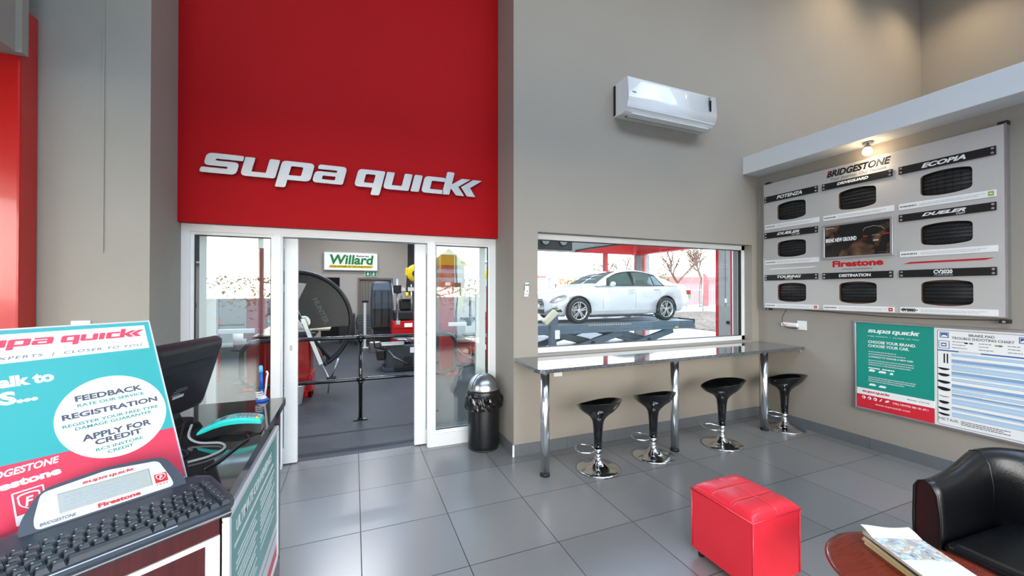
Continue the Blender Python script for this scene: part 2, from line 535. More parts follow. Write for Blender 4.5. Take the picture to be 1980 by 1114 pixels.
# right wall, ledge beam, gallery above
struct('wall_right', MB().box(XR, XR + 0.2, -3.4, YB, 0, 3.138), 'wall_paint')
struct('beam_right', MB().box(4.669, XR + 0.2, -3.4, YB, 3.138, 3.362, 0.004), 'white_paint')
struct('floor_gallery', MB().box(XR + 0.2, 9.2, -3.4, YB, 3.14, 3.36), 'white_paint')
struct('wall_upper_right', MB().box(9.0, 9.2, -3.4, YB, 3.36, ZC), 'wall_paint')
struct('ceiling', MB().box(-5.2, 9.2, -3.4, -2.7, ZC, ZC + 0.15).box(-5.2, 9.2, .3, 4.30, ZC, ZC + 0.15).box(-5.2, -3.2, -2.7, .3, ZC, ZC + .15).box(7.6, 9.2, -2.7, .3, ZC, ZC + .15), 'ceiling_paint')
f = thing('added_skylight', None, None, (2.2, -1.5, ZC), kind='structure')  # unseen skylight, added to wash the upper walls with bluish light
mb = MB().use('white_alu')
for x in (-3.2, -.5, 2.2, 4.9, 7.54): mb.box(x, x + .06, -2.7, .3, ZC + .04, ZC + .12)
mb.build('window_frame', None, f, world=True)
MB().box(-3.2, 7.6, -2.7, .3, ZC + .125, ZC + .131).build('window_pane', 'shop_front_glass', f, world=True)
struct('wall_left', MB().box(-5.2, -5.0, -3.4, -2.9, 0, ZC).box(-5.2, -5.0, 2.3, 4.30, 0, ZC).box(-5.2, -5.0, -2.9, 2.3, 0, .25).box(-5.2, -5.0, -2.9, 2.3, 3.15, ZC), 'wall_paint')
f = thing('added_side_window', None, None, (-5.1, -.3, .25), kind='structure')  # unseen window, added to light the ottoman and right wall from the left
mb = MB().use('white_alu')
for y in (-2.9, -1.2, .55, 2.24): mb.box(-5.15, -5.05, y, y + .06, .25, 3.15)
for z in (.25, 3.09): mb.box(-5.15, -5.05, -2.9, 2.3, z, z + .06)
mb.build('window_frame', None, f, world=True)
MB().box(-5.103, -5.097, -2.9, 2.3, .3, 3.1).build('window_pane', 'shop_front_glass', f, world=True)
# skirting tiles
mb = MB().use('skirting_tile')
x = XB
while x < XR - 0.02:
    mb.box(x, min(x + 0.594, XR), YB - 0.012, YB, 0.0, 0.113, 0.001); x += 0.596
mb.box(XB - 0.012, XB, YB - 0.012, 4.12, 0.0, 0.113, 0.001)
struct('baseboard_back', mb)
mb = MB().use('skirting_tile')
y = YB - 0.012
while y > -3.3:
    mb.box(XR - 0.012, XR, max(y - 0.592, -3.35), y, 0.0, 0.113, 0.001); y -= 0.594
struct('baseboard_right', mb)
mb = MB().use('white_alu').box(XB - 0.016, XB + 0.002, YB - 0.016, YB + 0.002, 0, 0.115, 0.002)
struct('trim_corner_edge', mb)
# red steel portal at the left and the soffit over it
struct('pillar_red', MB().box(-3.0, -1.942, 3.415, YB - 0.012, 0, 3.43, 0.012), 'red_gloss')
mb = MB().use('wall_paint').box(-3.2, -1.935, -3.0, 3.36, 3.105, 5.2)
struct('beam_left', mb)
struct('trim_beam_end', MB().box(-3.2, -1.905, 3.36, 3.412, 3.105, 5.2), 'wall_paint')

# entrance: frame with two fixed side panes, two sliding leaves pushed behind them
FY0, FY1 = 4.115, 4.195
f = thing('window_2', None, None, (-1.0, 4.15, 0), kind='structure')
mb = MB().use('white_alu')
mb.box(XL, -1.30, FY0, FY1, 0, 2.209); mb.box(-0.683, -0.625, FY0, FY1, 0, 2.209)
mb.box(-1.30, -0.683, FY0, FY1, 2.145, 2.209); mb.box(-1.30, -0.683, FY0, FY1, 0, 0.14)
mb.box(-1.30, -1.275, FY0 + .02, FY1 - .02, 0.14, 2.145); mb.box(-0.705, -0.683, FY0 + .02, FY1 - .02, 0.14, 2.145)
mb.box(-1.275, -0.705, FY0 + .02, FY1 - .02, 2.12, 2.145); mb.box(-1.275, -0.705, FY0 + .02, FY1 - .02, 0.14, 0.165)
mb.build('window_frame', None, f, world=True)
MB().use('rubber_seal').box(-1.276, -1.270, 4.145, 4.165, 0.165, 2.12).box(-0.711, -0.704, 4.145, 4.165, 0.165, 2.12).box(-1.27, -0.711, 4.145, 4.165, 2.112, 2.121).box(-1.27, -0.711, 4.145, 4.165, 0.164, 0.171).build('glazing_seal', None, f, world=True)
MB().box(-1.272, -0.708, 4.152, 4.158, 0.168, 2.118).build('window_pane', 'clear_glass', f, world=True)
f = thing('window_3', None, None, (1.1, 4.15, 0), kind='structure')
mb = MB().use('white_alu')
mb.box(0.727, 0.785, FY0, FY1, 0, 2.209); mb.box(1.40, XB, FY0, FY1, 0, 2.209)
mb.box(0.785, 1.40, FY0, FY1, 2.145, 2.209); mb.box(0.785, 1.40, FY0, FY1, 0, 0.13)
mb.box(0.785, 0.80, FY0 + .02, FY1 - .02, 0.13, 2.145); mb.box(1.38, 1.40, FY0 + .02, FY1 - .02, 0.13, 2.145)
mb.box(0.80, 1.38, FY0 + .02, FY1 - .02, 2.12, 2.145); mb.box(0.80, 1.38, FY0 + .02, FY1 - .02, 0.13, 0.165)
mb.build('window_frame', None, f, world=True)
MB().use('rubber_seal').box(0.799, 0.806, 4.145, 4.165, 0.165, 2.12).box(1.374, 1.381, 4.145, 4.165, 0.165, 2.12).box(0.806, 1.374, 4.145, 4.165, 2.112, 2.121).box(0.806, 1.374, 4.145, 4.165, 0.164, 0.171).build('glazing_seal', None, f, world=True)
MB().box(0.804, 1.376, 4.152, 4.158, 0.168, 2.118).build('window_pane', 'clear_glass', f, world=True)
mb = MB().use('white_alu')
mb.box(-0.625, 0.727, FY0, FY1, 2.15, 2.209); mb.box(-0.625, 0.727, FY0 + .01, 4.29, 2.135, 2.15)
mb.box(-0.625, -0.612, FY0 + .01, FY1 - .01, 0, 2.135); mb.box(0.712, 0.727, FY0 + .01, FY1 - .01, 0, 2.135)
struct('trim_door_head', mb)

def sliding_leaf(name, x0, x1, stile0, stile1, lock_x):
    d = thing(name, None, None, ((x0 + x1) / 2, 4.24, 0), kind='structure')
    Y0, Y1 = 4.212, 4.262
    mb = MB().use('white_alu')
    mb.box(x0, x0 + stile0, Y0, Y1, 0.01, 2.13, 0.002); mb.box(x1 - stile1, x1, Y0, Y1, 0.01, 2.13, 0.002)
    mb.box(x0 + stile0, x1 - stile1, Y0, Y1, 2.03, 2.13); mb.box(x0 + stile0, x1 - stile1, Y0, Y1, 0.01, 0.14)
    mb.build('door_frame', None, d, world=True)
    MB().box(x0 + stile0, x1 - stile1, 4.234, 4.240, 0.14, 2.03).build('door_pane', 'leaf_glass', d, world=True)
    mb = MB().use('metal_steel')
    mb.cyl((lock_x, Y0, 1.30), (lock_x, Y0 - 0.012, 1.30), 0.014, n=16)
    mb.box(lock_x - 0.03, lock_x - 0.012, Y0 - 0.004, Y0, 1.07, 1.12, 0.002)
    mb.build('door_lock', None, d, world=True)
    return d
mat('metal_steel', (178, 180, 182), 0.28, 1.0, noise=0.04, nscale=30)
mat('chrome', (214, 216, 218), 0.06, 1.0)
mat('brushed_alu', (198, 201, 205), 0.32, 1.0, noise=0.05, nscale=5)
sliding_leaf('door_1', -1.262, -0.497, 0.125, 0.112, -0.53)
sliding_leaf('door_2', 0.592, 1.372, 0.118, 0.105, 0.66)

# viewing window, recessed in the back wall
f = thing('window_1', None, None, (3.28, 3.72, 0.985), kind='structure')
mb = MB().use('white_alu')
W0, W1, V0, V1 = 1.70, 4.838, 0.985, 2.236
for (a, b_, c, d) in ((W0, W1, V0, V0 + 0.055), (W0, W1, V1 - 0.062, V1), (W0, W0 + 0.06, V0, V1), (W1 - 0.055, W1, V0, V1)):
    mb.box(a, b_, 3.691, 3.75, c, d)
mb.build('window_frame', None, f, world=True)
mb = MB().use('rubber_seal')
mb.box(W0 + .06, W1 - .055, 3.70, 3.74, V1 - 0.068, V1 - 0.062); mb.box(W0 + .06, W1 - .055, 3.70, 3.74, V0 + 0.055, V0 + 0.060)
mb.box(W1 - .060, W1 - .055, 3.70, 3.74, V0 + .06, V1 - .068)
mb.build('glazing_seal', None, f, world=True)
MB().box(W0 + .06, W1 - .06, 3.717, 3.723, V0 + .06, V1 - .068).build('window_pane', 'clear_glass', f, world=True)

# shop front behind the viewer: low wall, red posts, tall panes
mb = MB().use('wall_paint')
mb.box(-5.2, -4.4, -3.4, -3.2, 0, ZC); mb.box(8.8, 9.2, -3.4, -3.2, 0, ZC)
mb.box(-4.4, 8.8, -3.4, -3.2, 0, 0.25); mb.box(-4.4, 8.8, -3.4, -3.2, 3.05, ZC)
struct('wall_front', mb)
xs = [-4.4, -2.2, 0.0, 2.2, 4.4, 6.6, 8.8]
f = thing('window_4', None, None, (2.2, -3.3, 0.25), kind='structure')
mb = MB().use('white_alu')
for x in xs: mb.box(x - 0.05, x + 0.05, -3.36, -3.24, 0.25, 3.05)
for z in (0.25, 3.0): mb.box(-4.4, 8.8, -3.35, -3.25, z, z + 0.05)
mb.build('window_frame', None, f, world=True)
MB().box(-4.4, 8.8, -3.303, -3.297, 0.3, 3.0).build('window_pane', 'shop_front_glass', f, world=True)
# ================================================================ THE WAITING AREA
mat('granite', (58, 60, 62), 0.07, coat=0.6)
m = MATS['granite']; nt, nn, ll, b = nodes_of(m)
tc = nn.new('ShaderNodeTexCoord'); v = nn.new('ShaderNodeTexVoronoi'); v.inputs['Scale'].default_value = 330
ll.new(tc.outputs['Object'], v.inputs['Vector'])
n_ = nn.new('ShaderNodeTexNoise'); n_.inputs['Scale'].default_value = 420; ll.new(tc.outputs['Object'], n_.inputs['Vector'])
c0 = mixcol(nt, n_.outputs['Fac'], lin((30, 32, 35)), lin((92, 95, 99)))
sv = nn.new('ShaderNodeSeparateColor'); ll.new(v.outputs['Color'], sv.inputs[0])
ll.new(mixcol(nt, math_node(nt, 'GREATER_THAN', sv.outputs[0], 0.86), c0, lin((150, 152, 155))), b.inputs['Base Color'])
mat('leg_chrome', (238, 240, 242), 0.24, 1.0)
mat('gloss_black', (9, 9, 10), 0.09, coat=0.5)
mat('matt_black', (20, 21, 22), 0.55, noise=0.08, nscale=30)
mat('satin_black', (16, 18, 21), 0.32, noise=0.05, nscale=20)
mat('white_plastic', (235, 236, 234), 0.32)
mat('grey_plastic', (150, 152, 154), 0.4)
mat('dark_plastic', (38, 40, 44), 0.38, noise=0.05, nscale=40)
mat('red_light', (240, 40, 30), 0.3, emit=(255, 40, 30), estr=2.0)

# ---- shop name on the red wall
t = thing('wall_lettering', 'big brushed silver shop name letters fixed on the red wall over the entrance', 'sign', (0.03, YA, 2.6))
W = 14.15 + .24 * 1.06; u0, u1, v0, vh = -1.205, 1.265, 2.632, 0.168
k = (u1 - u0) / W
S = Matrix(((k, k * .24, 0, u0), (0, vh, 0, v0), (0, 0, 1, 0), (0, 0, 0, 1)))
for lp in shop_logo_loops():
    mb = MB().use('brushed_alu')
    loops = [[tuple((S @ Vector((p[0], p[1], 0)))[:2]) for p in l] for l in lp]
    put_shape(mb, loops, f_back(YA), 0.018, 0.012, 0.0025)
    mb.build('letter', None, t, world=True)

# ---- air conditioner
t = thing('air_conditioner', 'white split air conditioner mounted high on the grey wall above the window', 'air conditioner', (3.28, YB, 3.53))
prof = [(YB, 3.895), (3.37, 3.895), (3.352, 3.885), (3.335, 3.80), (3.328, 3.70), (3.332, 3.63), (3.35, 3.578), (3.385, 3.545), (3.43, 3.532), (YB, 3.548)]
def yz_loft(mb, prof, x0, x1):
    n = len(prof)
    mb.loft([[(x0, p[0], p[1]) for p in prof], [(x1, p[0], p[1]) for p in prof]], smooth=False)
mb = MB().use('white_plastic'); yz_loft(mb, prof, 2.655, 3.905); mb.build('housing', None, t, world=True)
pp = []
for i in range(13):
    a = i / 12.0
    pp.append((3.346 - 0.023 * math.sin(a * PI * 0.55) + (0.05 * max(0, a - 0.72) ** 1.1 * 3), 3.889 - a * 0.318))
mb = MB()
mat('white_gloss', (236, 239, 241), 0.06, coat=0.4)
front = [(p[0] - 0.006, p[1]) for p in pp]; rear = [(p[0] + 0.008, p[1]) for p in pp][::-1]
mb.use('white_gloss'); mb.loft([[(2.651, p[0], p[1]) for p in front + rear], [(3.909, p[0], p[1]) for p in front + rear]], smooth=False)
for fc in mb.bm.faces: fc.smooth = len(fc.verts) == 4
mb.build('front_panel', None, t, world=True)
mb = MB().use('white_plastic').box(2.74, 3.84, 3.375, 3.47, 3.522, 3.530, 0.003)
mb.build('louvre', None, t, world=True)
mb = MB().use('matt_black').box(2.73, 3.85, 3.472, 3.482, 3.526, 3.534); mb.build('air_slot', None, t, world=True)
mb = MB().use('gloss_black').box(3.79, 3.812, 3.310, 3.328, 3.70, 3.83, 0.002); mb.use('grey_plastic').box(3.79, 3.808, 3.312, 3.330, 3.84, 3.868, 0.002)
mb.build('display_strip', None, t, world=True)
mb = MB().use('grey_plastic').box(2.70, 2.745, 3.314, 3.325, 3.722, 3.730, 0.001); mb.build('maker_badge', None, t, world=True)
mb = MB().use('matt_black').box(2.652, 2.656, 3.545, YB - 0.001, 3.56, 3.89); mb.build('wall_plate', None, t, world=True)

# ---- granite bar under the window
t = thing('bar_counter', 'long dark granite bar counter on steel legs under the viewing window', 'counter', (3.2, 3.27, 0))
poly = rpoly([(XB, YB - .002, 0), (1.424, 2.952, .075), (XR - .002, 3.015, 0), (XR - .002, YB - .002, 0)], 0.0, 7)
mb = MB().use('granite'); mb.prism(poly, 0.938, 0.971)
bmesh.ops.bevel(mb.bm, geom=[e for e in mb.bm.edges if abs(e.verts[0].co.z - e.verts[1].co.z) < 1e-5], offset=0.006, segments=2, affect='EDGES')
mb.build('counter_top', None, t, world=True)
for (x, y) in ((1.572, 3.118), (3.049, 3.106), (4.481, 3.172)):
    mb = MB().use('leg_chrome')
    mb.cyl((x, y, 0.03), (x, y, 0.938), 0.040, n=36); mb.cyl((x, y, 0.925), (x, y, 0.938), 0.052, n=36)
    lg = mb.build('leg', None, t, world=True)
    mb = MB().use('rubber_seal'); mb.cyl((x, y, 0), (x, y, 0.03), 0.045, 0.041, n=30); ft = mb.build('foot', None, lg); ft.location = (0, 0, 0)
    ft.data.transform(TM[t.name].inverted())
mb = MB().use('wall_paint').box(XR - .02, XR - .001, 3.05, 3.5, 0.90, 0.936, 0.003)
mb.build('wall_bracket', None, t, world=True)

# ---- bar stools
def stool_parts(t, lift=0.0, srz=0):
    n = 40
    lv = [(0.150, .0335, 0), (0.30, .040, 0), (0.40, .0475, 0), (0.445, .056, 0), (0.478, .077, .06), (0.505, .110, .22), (0.532, .148, .45), (0.565, .178, .72), (0.605, .197, 1.0),
          (0.608, .199, 1.0), (0.606, .192, 1.0), (0.582, .172, .85), (0.560, .146, .6), (0.545, .105, .35), (0.537, .05, .1), (0.536, .002, 0)]
    rings = []
    for z, r, k in lv:
        ring = []
        for i in range(n):
            a = 2 * PI * i / n
            c = math.cos(a)
            rr = r * (1 + 0.09 * k * c * c + 0.05 * k * math.cos(a))
            zz = z + k * (0.040 * c + 0.022 * max(0, c) ** 2 - 0.012 * math.cos(2 * a))
            ring.append((rr * math.cos(a), rr * math.sin(a) * 0.97, zz))
        rings.append(ring)
    mb = MB().use('gloss_black'); mb.loft(rings); s = mb.build('seat', None, t)
    s.location.z = lift; s.rotation_euler.z = R(srz)
    mb = MB().use('chrome'); mb.cyl((0, 0, 0.075), (0, 0, 0.155 + lift), 0.026, n=28); mb.lathe([(0.026, 0.112), (0.034, 0.108), (0.036, 0.098), (0.034, 0.088), (0.026, 0.084)], 28)
    mb.build('gas_lift', None, t)
    mb = MB().use('chrome')
    mb.lathe([(0, 0.0), (0.198, 0.0), (0.203, 0.004), (0.201, 0.011), (0.185, 0.017), (0.15, 0.023), (0.11, 0.032), (0.075, 0.047), (0.05, 0.066), (0.036, 0.088), (0.026, 0.092), (0, 0.092)], 56)
    mb.build('base', None, t)
    pts = []
    for i in range(23):
        a = -PI / 2 + PI * i / 22
        pts.append((-0.13 - 0.075 * math.cos(a), 0.105 * math.sin(a), 0.172 + lift * .5))
    pts = [(-0.02, -0.02, 0.172 + lift * .5), (-0.07, -0.095, 0.172 + lift * .5)] + pts[2:-2] + [(-0.07, 0.095, 0.172 + lift * .5), (-0.02, 0.02, 0.172 + lift * .5)]
    mb = MB().use('chrome'); mb.tube(pts, 0.0075, 10); mb.cyl((0, 0, 0.158 + lift * .5), (0, 0, 0.186 + lift * .5), 0.037, n=24)
    mb.build('footrest', None, t)
g = 'bar stools along the granite counter'
st = [((2.085, 3.055), -35, 0.0, 'black moulded bar stool nearest the waste bin, right of the first counter leg'),
      ((2.752, 3.085), -48, 0.0, 'black moulded bar stool standing just left of the middle counter leg'),
      ((3.635, 3.04), -15, 0.042, 'black moulded bar stool standing between the middle and last counter legs'),
      ((4.741, 3.11), -28, 0.004, 'black moulded bar stool in the corner beside the right wall')]
stool0 = None
for (xy, rz, lift, lab) in st:
    if stool0 is None or lift > 0.01:
        s_ = thing('bar_stool', lab, 'bar stool', (*xy, 0), R(rz), g); stool_parts(s_, lift, {0.0: -38, 0.042: -22}.get(lift, -30))
        if stool0 is None: stool0 = s_
    else:
        s_ = dup(stool0, (*xy, 0), R(rz), lab, g)

# ---- waste bin
t = thing('waste_bin', 'black round waste bin with silver dome lid in the corner by the entrance', 'bin', (1.262, 3.93, 0))
mb = MB().use('satin_black'); mb.lathe([(0, 0.012), (.150, 0.012), (.158, 0.02), (.162, 0.05), (.164, 0.5), (.160, 0.56), (0, 0.56)], 48); mb.build('body', None, t)
mb = MB().use('rubber_seal'); mb.lathe([(0, 0.0), (.152, 0.0), (.157, 0.006), (.155, 0.02), (0, 0.02)], 40); mb.build('base', None, t)
mb = MB().use('satin_black'); mb.lathe([(.150, .54), (.168, .545), (.171, .56), (.170, .60), (.160, .612), (.12, .612)], 48); mb.build('collar', None, t)
mb = MB().use('brushed_alu'); mb.lathe([(.160, .606), (.162, .615)] + [(.160 * math.cos(a * PI / 24), .615 + .158 * math.sin(a * PI / 24)) for a in range(1, 13)], 48); dm = mb.build('dome_lid', None, t)
mb = MB().use('metal_steel')
rings = []
for j in range(9):
    el = R(6 + 74 * j / 8)
    rings.append([(.1625 * math.cos(el) * math.cos(a), .1625 * math.cos(el) * math.sin(a), .615 + .160 * math.sin(el)) for a in [R(-155 + 110 * i / 16) for i in range(17)]])
mb.loft(rings, closed_ring=False); sf = mb.build('swing_flap', None, dm)
mb = MB().use('rubber_seal')
for sgn in (R(-156), R(-44)):
    mb.tube([(.164 * math.cos(R(4 + 76 * j / 10)) * math.cos(sgn), .164 * math.cos(R(4 + 76 * j / 10)) * math.sin(sgn), .615 + .161 * math.sin(R(4 + 76 * j / 10))) for j in range(11)], 0.003, 6)
mb.build('flap_seal', None, dm)
mat('bag_film', (12, 12, 13), 0.13, coat=0.3)
rr_ = random.Random(4)
n = 64; ph = [rr_.uniform(0, 6.28) for _ in range(6)]
rings = []
for j, (r, z) in enumerate([(.172, .572), (.176, .56), (.186, .545), (.194, .515), (.199, .485), (.200, .455), (.195, .43), (.186, .425), (.170, .45)]):
    ring = []
    for i in range(n):
        a = 2 * PI * i / n
        w = math.sin(5 * a + ph[0] + j * .5) * .5 + math.sin(11 * a + ph[1] - j * .8) * .5 + math.sin(19 * a + ph[2] + j) * .3 + rr_.uniform(-.35, .35)
        k_ = min(1, j / 3.0)
        ring.append(((r + .012 * w * k_) * math.cos(a), (r * .97 + .012 * w * k_) * math.sin(a), z + (.022 * math.sin(3 * a + 1.2) + .03 * math.sin(2 * a + 2.4) + .008 * w) * max(0, (j - 2) / 5.0)))
    rings.append(ring)
mb = MB().use('bag_film'); mb.loft(rings, cap0=False, cap1=False, smooth=False); mb.build('bin_liner', None, t)

# ---- wall fittings
t = thing('remote_control', 'white remote control in its holder on the wall left of the window', 'remote control', (1.594, YB, 1.58))
MB().use('white_plastic').box(1.571, 1.617, YB - .012, YB - .001, 1.575, 1.64, .004).build('holder', None, t, world=True)
MB().use('white_plastic').box(1.573, 1.615, YB - .030, YB - .013, 1.60, 1.715, .006).build('body', None, t, world=True)
for a_, b_, m_, z_ in ((1.578, 1.592, 'dark_plastic', 1.685), (1.597, 1.61, 'dark_plastic', 1.685), (1.588, 1.60, 'grey_plastic', 1.622)): MB().use(m_).box(a_, b_, YB - .033, YB - .029, z_, z_ + .015).build('button', None, t, world=True)
t = thing('light_switch', 'white light switch plate on the grey pier behind the counter sign', 'light switch', (-1.715, YB - .012, 1.40))
MB().use('white_plastic').box(-1.772, -1.672, YB - .024, YB - .012, 1.33, 1.432, .003).build('plate', None, t, world=True)
MB().use('white_plastic').box(-1.735, -1.710, YB - .029, YB - .023, 1.36, 1.40, .002).build('rocker', None, t, world=True)
t = thing('wall_socket', 'white wall socket half hidden below the left end of the granite counter', 'socket', (1.95, YB, .78))
MB().use('white_plastic').box(1.905, 2.0, YB - .012, YB, .752, .85, .003).build('plate', None, t, world=True)
MB().use('white_plastic').box(1.93, 1.955, YB - .017, YB - .011, .79, .82, .002).build('rocker', None, t, world=True)
t = thing('wall_socket', 'white double wall socket under the tyre display board', 'socket', (XR, 3.05, 1.22))
mb = MB().use('white_plastic').box(XR - .012, XR, 2.988, 3.092, 1.168, 1.276, .003).build('plate', None, t, world=True)
MB().use('white_plastic').box(XR - .016, XR - .011, 3.01, 3.03, 1.205, 1.235, .002).build('rocker', None, t, world=True)
t = thing('power_adapter', 'white plug adapter with red light pushed in beside the wall socket', 'plug', (XR, 3.2, 1.2))
MB().use('white_plastic').box(XR - .048, XR - .013, 3.07, 3.268, 1.195, 1.248, .018, 3).build('body', None, t, world=True)
MB().use('red_light').box(XR - .052, XR - .047, 3.185, 3.205, 1.214, 1.226, .002).build('indicator_light', None, t, world=True)
pts = [(XR - .03, 3.06, 1.188), (XR - .055, 3.10, 1.184), (XR - .066, 3.18, 1.190), (XR - .066, 3.225, 1.235), (XR - .056, 3.238, 1.30), (XR - .045, 3.215, 1.37), (XR - .04, 3.20, 1.406)]
def smooth_path(pts, k=6):
    P = [Vector(p) for p in pts]; out = []
    for i in range(len(P) - 1):
        p0 = P[max(i - 1, 0)]; p1 = P[i]; p2 = P[i + 1]; p3 = P[min(i + 2, len(P) - 1)]
        for j in range(k):
            t_ = j / k
            out.append(0.5 * ((2 * p1) + (-p0 + p2) * t_ + (2 * p0 - 5 * p1 + 4 * p2 - p3) * t_ ** 2 + (-p0 + 3 * p1 - 3 * p2 + p3) * t_ ** 3))
    out.append(P[-1]); return out
o = MB().use('matt_black').tube(smooth_path(pts), .0032, 8).build('power_cable')
o['label'] = 'thin black cable looping from the plug adapter up behind the tyre display'; o['category'] = 'cable'
pts = [(XR - .03, 3.0, 1.407), (XR - .03, 2.7, 1.396), (XR - .03, 2.2, 1.376), (XR - .03, 1.8, 1.380), (XR - .012, 1.505, 1.392)]
o = MB().use('matt_black').tube(smooth_path(pts), .0032, 8).build('power_cable')
o['label'] = 'thin black cable sagging along the bottom edge of the tyre display board'; o['category'] = 'cable'

# ---- spotlight above the display board
mat('bulb_glow', (255, 244, 225), 0.3, emit=(255, 226, 185), estr=40)
t = thing('spotlight', 'small steel spotlight with a glowing bulb under the white ledge', 'lamp', (4.815, 2.318, 3.138))
MB().use('metal_steel').cyl((4.815, 2.318, 3.122), (4.815, 2.318, 3.138), .045, n=28).build('ceiling_plate', None, t, world=True)
MB().use('metal_steel').cyl((4.815, 2.318, 3.09), (4.815, 2.318, 3.122), .008, n=12).build('arm', None, t, world=True)
MB().use('metal_steel').lathe([(.0, .060), (.026, .058), (.036, .035), (.033, .033), (.022, .05), (0, .05)], 24, M=Matrix.Translation((4.815, 2.322, 3.045))).build('lamp_head', None, t, world=True)
MB().use('bulb_glow').sphere((4.815, 2.322, 3.045), .040, 20).build('bulb', None, t, world=True)
lamp('spotlight_beam', 'SPOT', (4.80, 2.32, 3.0), 7, (1.0, .80, .58), rot=(0, R(-8), 0), spot_size=R(150), spot_blend=1.0, shadow_soft_size=.04)

# ---- warm ceiling downlights high up in the gallery corner
for x, y, lab in ((6.6, 2.7, 'warm ceiling downlight over the gallery, nearer the air conditioner'), (8.3, 2.7, 'warm ceiling downlight in the far upper gallery corner')):
    t = thing('ceiling_downlight', lab, 'lamp', (x, y, ZC), 0, 'warm downlights over the gallery')
    MB().use('white_alu').lathe([(.07, -.02), (.10, -.02), (.10, 0), (.07, 0)], 28).build('trim_ring', None, t)
    MB().use('bulb_glow').cyl((0, 0, -.012), (0, 0, -.002), .068, n=24).build('bulb', None, t)
    lamp('downlight_beam', 'SPOT', (x, y, ZC - .06), 90, (1.0, .78, .52), rot=(R(14), 0, 0), spot_size=R(120), spot_blend=1.0, shadow_soft_size=.07)
# ---- red ottoman
mat('red_leather', (224, 42, 58), 0.33, noise=0.04, nscale=6, bump=0.06, bscale=220, coat=0.15)
t = thing('ottoman', 'red leather cube ottoman standing alone on the tiled floor', 'ottoman', (2.145, 1.652, 0))
mb = MB().use('red_leather').box(-.19, .19, -.203, .203, .035, .405, .014, 3)
for sx_ in (-1, 1):
    for sy_ in (-1, 1): mb.tube([(sx_ * .1885, sy_ * .2015, .05), (sx_ * .1890, sy_ * .2020, .40)], .0042, 8)
mb.build('body', None, t)
mb = MB().use('red_leather')
rings = []
NX, NY = 22, 24
def top_z(u, v_):
    e = (1 - abs(2 * u - 1) ** 7) * (1 - abs(2 * v_ - 1) ** 7)
    z = .405 + .047 * max(0, e) ** .5
    for s_ in (1 / 3, 2 / 3): z -= .006 * math.exp(-((v_ - s_) / .012) ** 2)
    z -= .0045 * math.exp(-((u - .5) / .012) ** 2)
    return z
N_ = 60
verts = [(-.192 + .384 * i / N_, -.205 + .41 * j / N_, top_z(i / N_, j / N_)) for j in range(N_ + 1) for i in range(N_ + 1)]
faces = [(j * (N_ + 1) + i, j * (N_ + 1) + i + 1, (j + 1) * (N_ + 1) + i + 1, (j + 1) * (N_ + 1) + i) for j in range(N_) for i in range(N_)]
mb.raw(verts, faces, True)
mb.tube([(-.192, -.205, .405), (.192, -.205, .405), (.192, .205, .405), (-.192, .205, .405)], .0050, 8, closed=True)
mb.build('cushion_top', None, t)
for sx_ in (-1, 1):
    for sy_ in (-1, 1): MB().use('matt_black').cyl((sx_ * .15, sy_ * .165, 0), (sx_ * .15, sy_ * .165, .036), .018, .022, 14).build('foot', None, t)

# ---- round table with magazines
mat('mahogany', (112, 34, 18), 0.22, coat=0.4)
m = MATS['mahogany']; nt, nn, ll, b = nodes_of(m)
tc = nn.new('ShaderNodeTexCoord'); mp = nn.new('ShaderNodeMapping'); mp.inputs['Scale'].default_value = (3, 26, 3)
ll.new(tc.outputs['Object'], mp.inputs[0]); n_ = nn.new('ShaderNodeTexNoise'); n_.inputs['Scale'].default_value = 4; n_.inputs['Detail'].default_value = 7
ll.new(mp.outputs[0], n_.inputs['Vector']); ll.new(mixcol(nt, n_.outputs['Fac'], lin((86, 20, 10)), lin((150, 52, 26))), b.inputs['Base Color'])
t = thing('coffee_table', 'round red mahogany coffee table in front of the black armchair', 'table', (2.182, .862, 0))
MB().use('mahogany').lathe([(0, .425), (.305, .425), (.320, .428), (.327, .436), (.327, .442), (.320, .450), (.30, .4505), (0, .4505)], 72).build('table_top', None, t)
MB().use('mahogany').lathe([(0, .03), (.03, .03), (.035, .06), (.03, .12), (.028, .36), (.05, .41), (.12, .425), (0, .425)], 32).build('pedestal', None, t)
MB().use('mahogany').lathe([(0, 0), (.20, 0), (.205, .012), (.17, .024), (.05, .034), (0, .034)], 48).build('base', None, t)
mat('paper_cream', (226, 214, 186), 0.8, noise=0.05, nscale=60)
mat('paper_white', (238, 238, 236), 0.6)
mat('cover_collage', (200, 200, 200), 0.3)
m = MATS['cover_collage']; nt, nn, ll, b = nodes_of(m)
tc = nn.new('ShaderNodeTexCoord'); mp = nn.new('ShaderNodeMapping'); mp.inputs['Scale'].default_value = (1, 1, 1); ll.new(tc.outputs['Object'], mp.inputs[0])
v = nn.new('ShaderNodeTexVoronoi'); v.inputs['Scale'].default_value = 34; ll.new(mp.outputs[0], v.inputs['Vector'])
n_ = nn.new('ShaderNodeTexNoise'); n_.inputs['Scale'].default_value = 22; n_.inputs['Detail'].default_value = 8; n_.inputs['Distortion'].default_value = 1.4; ll.new(mp.outputs[0], n_.inputs['Vector'])
r_ = nn.new('ShaderNodeValToRGB'); r_.color_ramp.interpolation = 'CONSTANT'
els = r_.color_ramp.elements; els[0].position = 0; els[0].color = (*lin((92, 96, 104)), 1); els[1].position = .30; els[1].color = (*lin((176, 182, 190)), 1)
for p_, c_ in ((.42, (214, 198, 170)), (.52, (226, 232, 236)), (.62, (190, 214, 220)), (.72, (120, 104, 96)), (.80, (236, 238, 240))):
    e_ = els.new(p_); e_.color = (*lin(c_), 1)
sv = nn.new('ShaderNodeSeparateColor'); ll.new(v.outputs['Color'], sv.inputs[0])
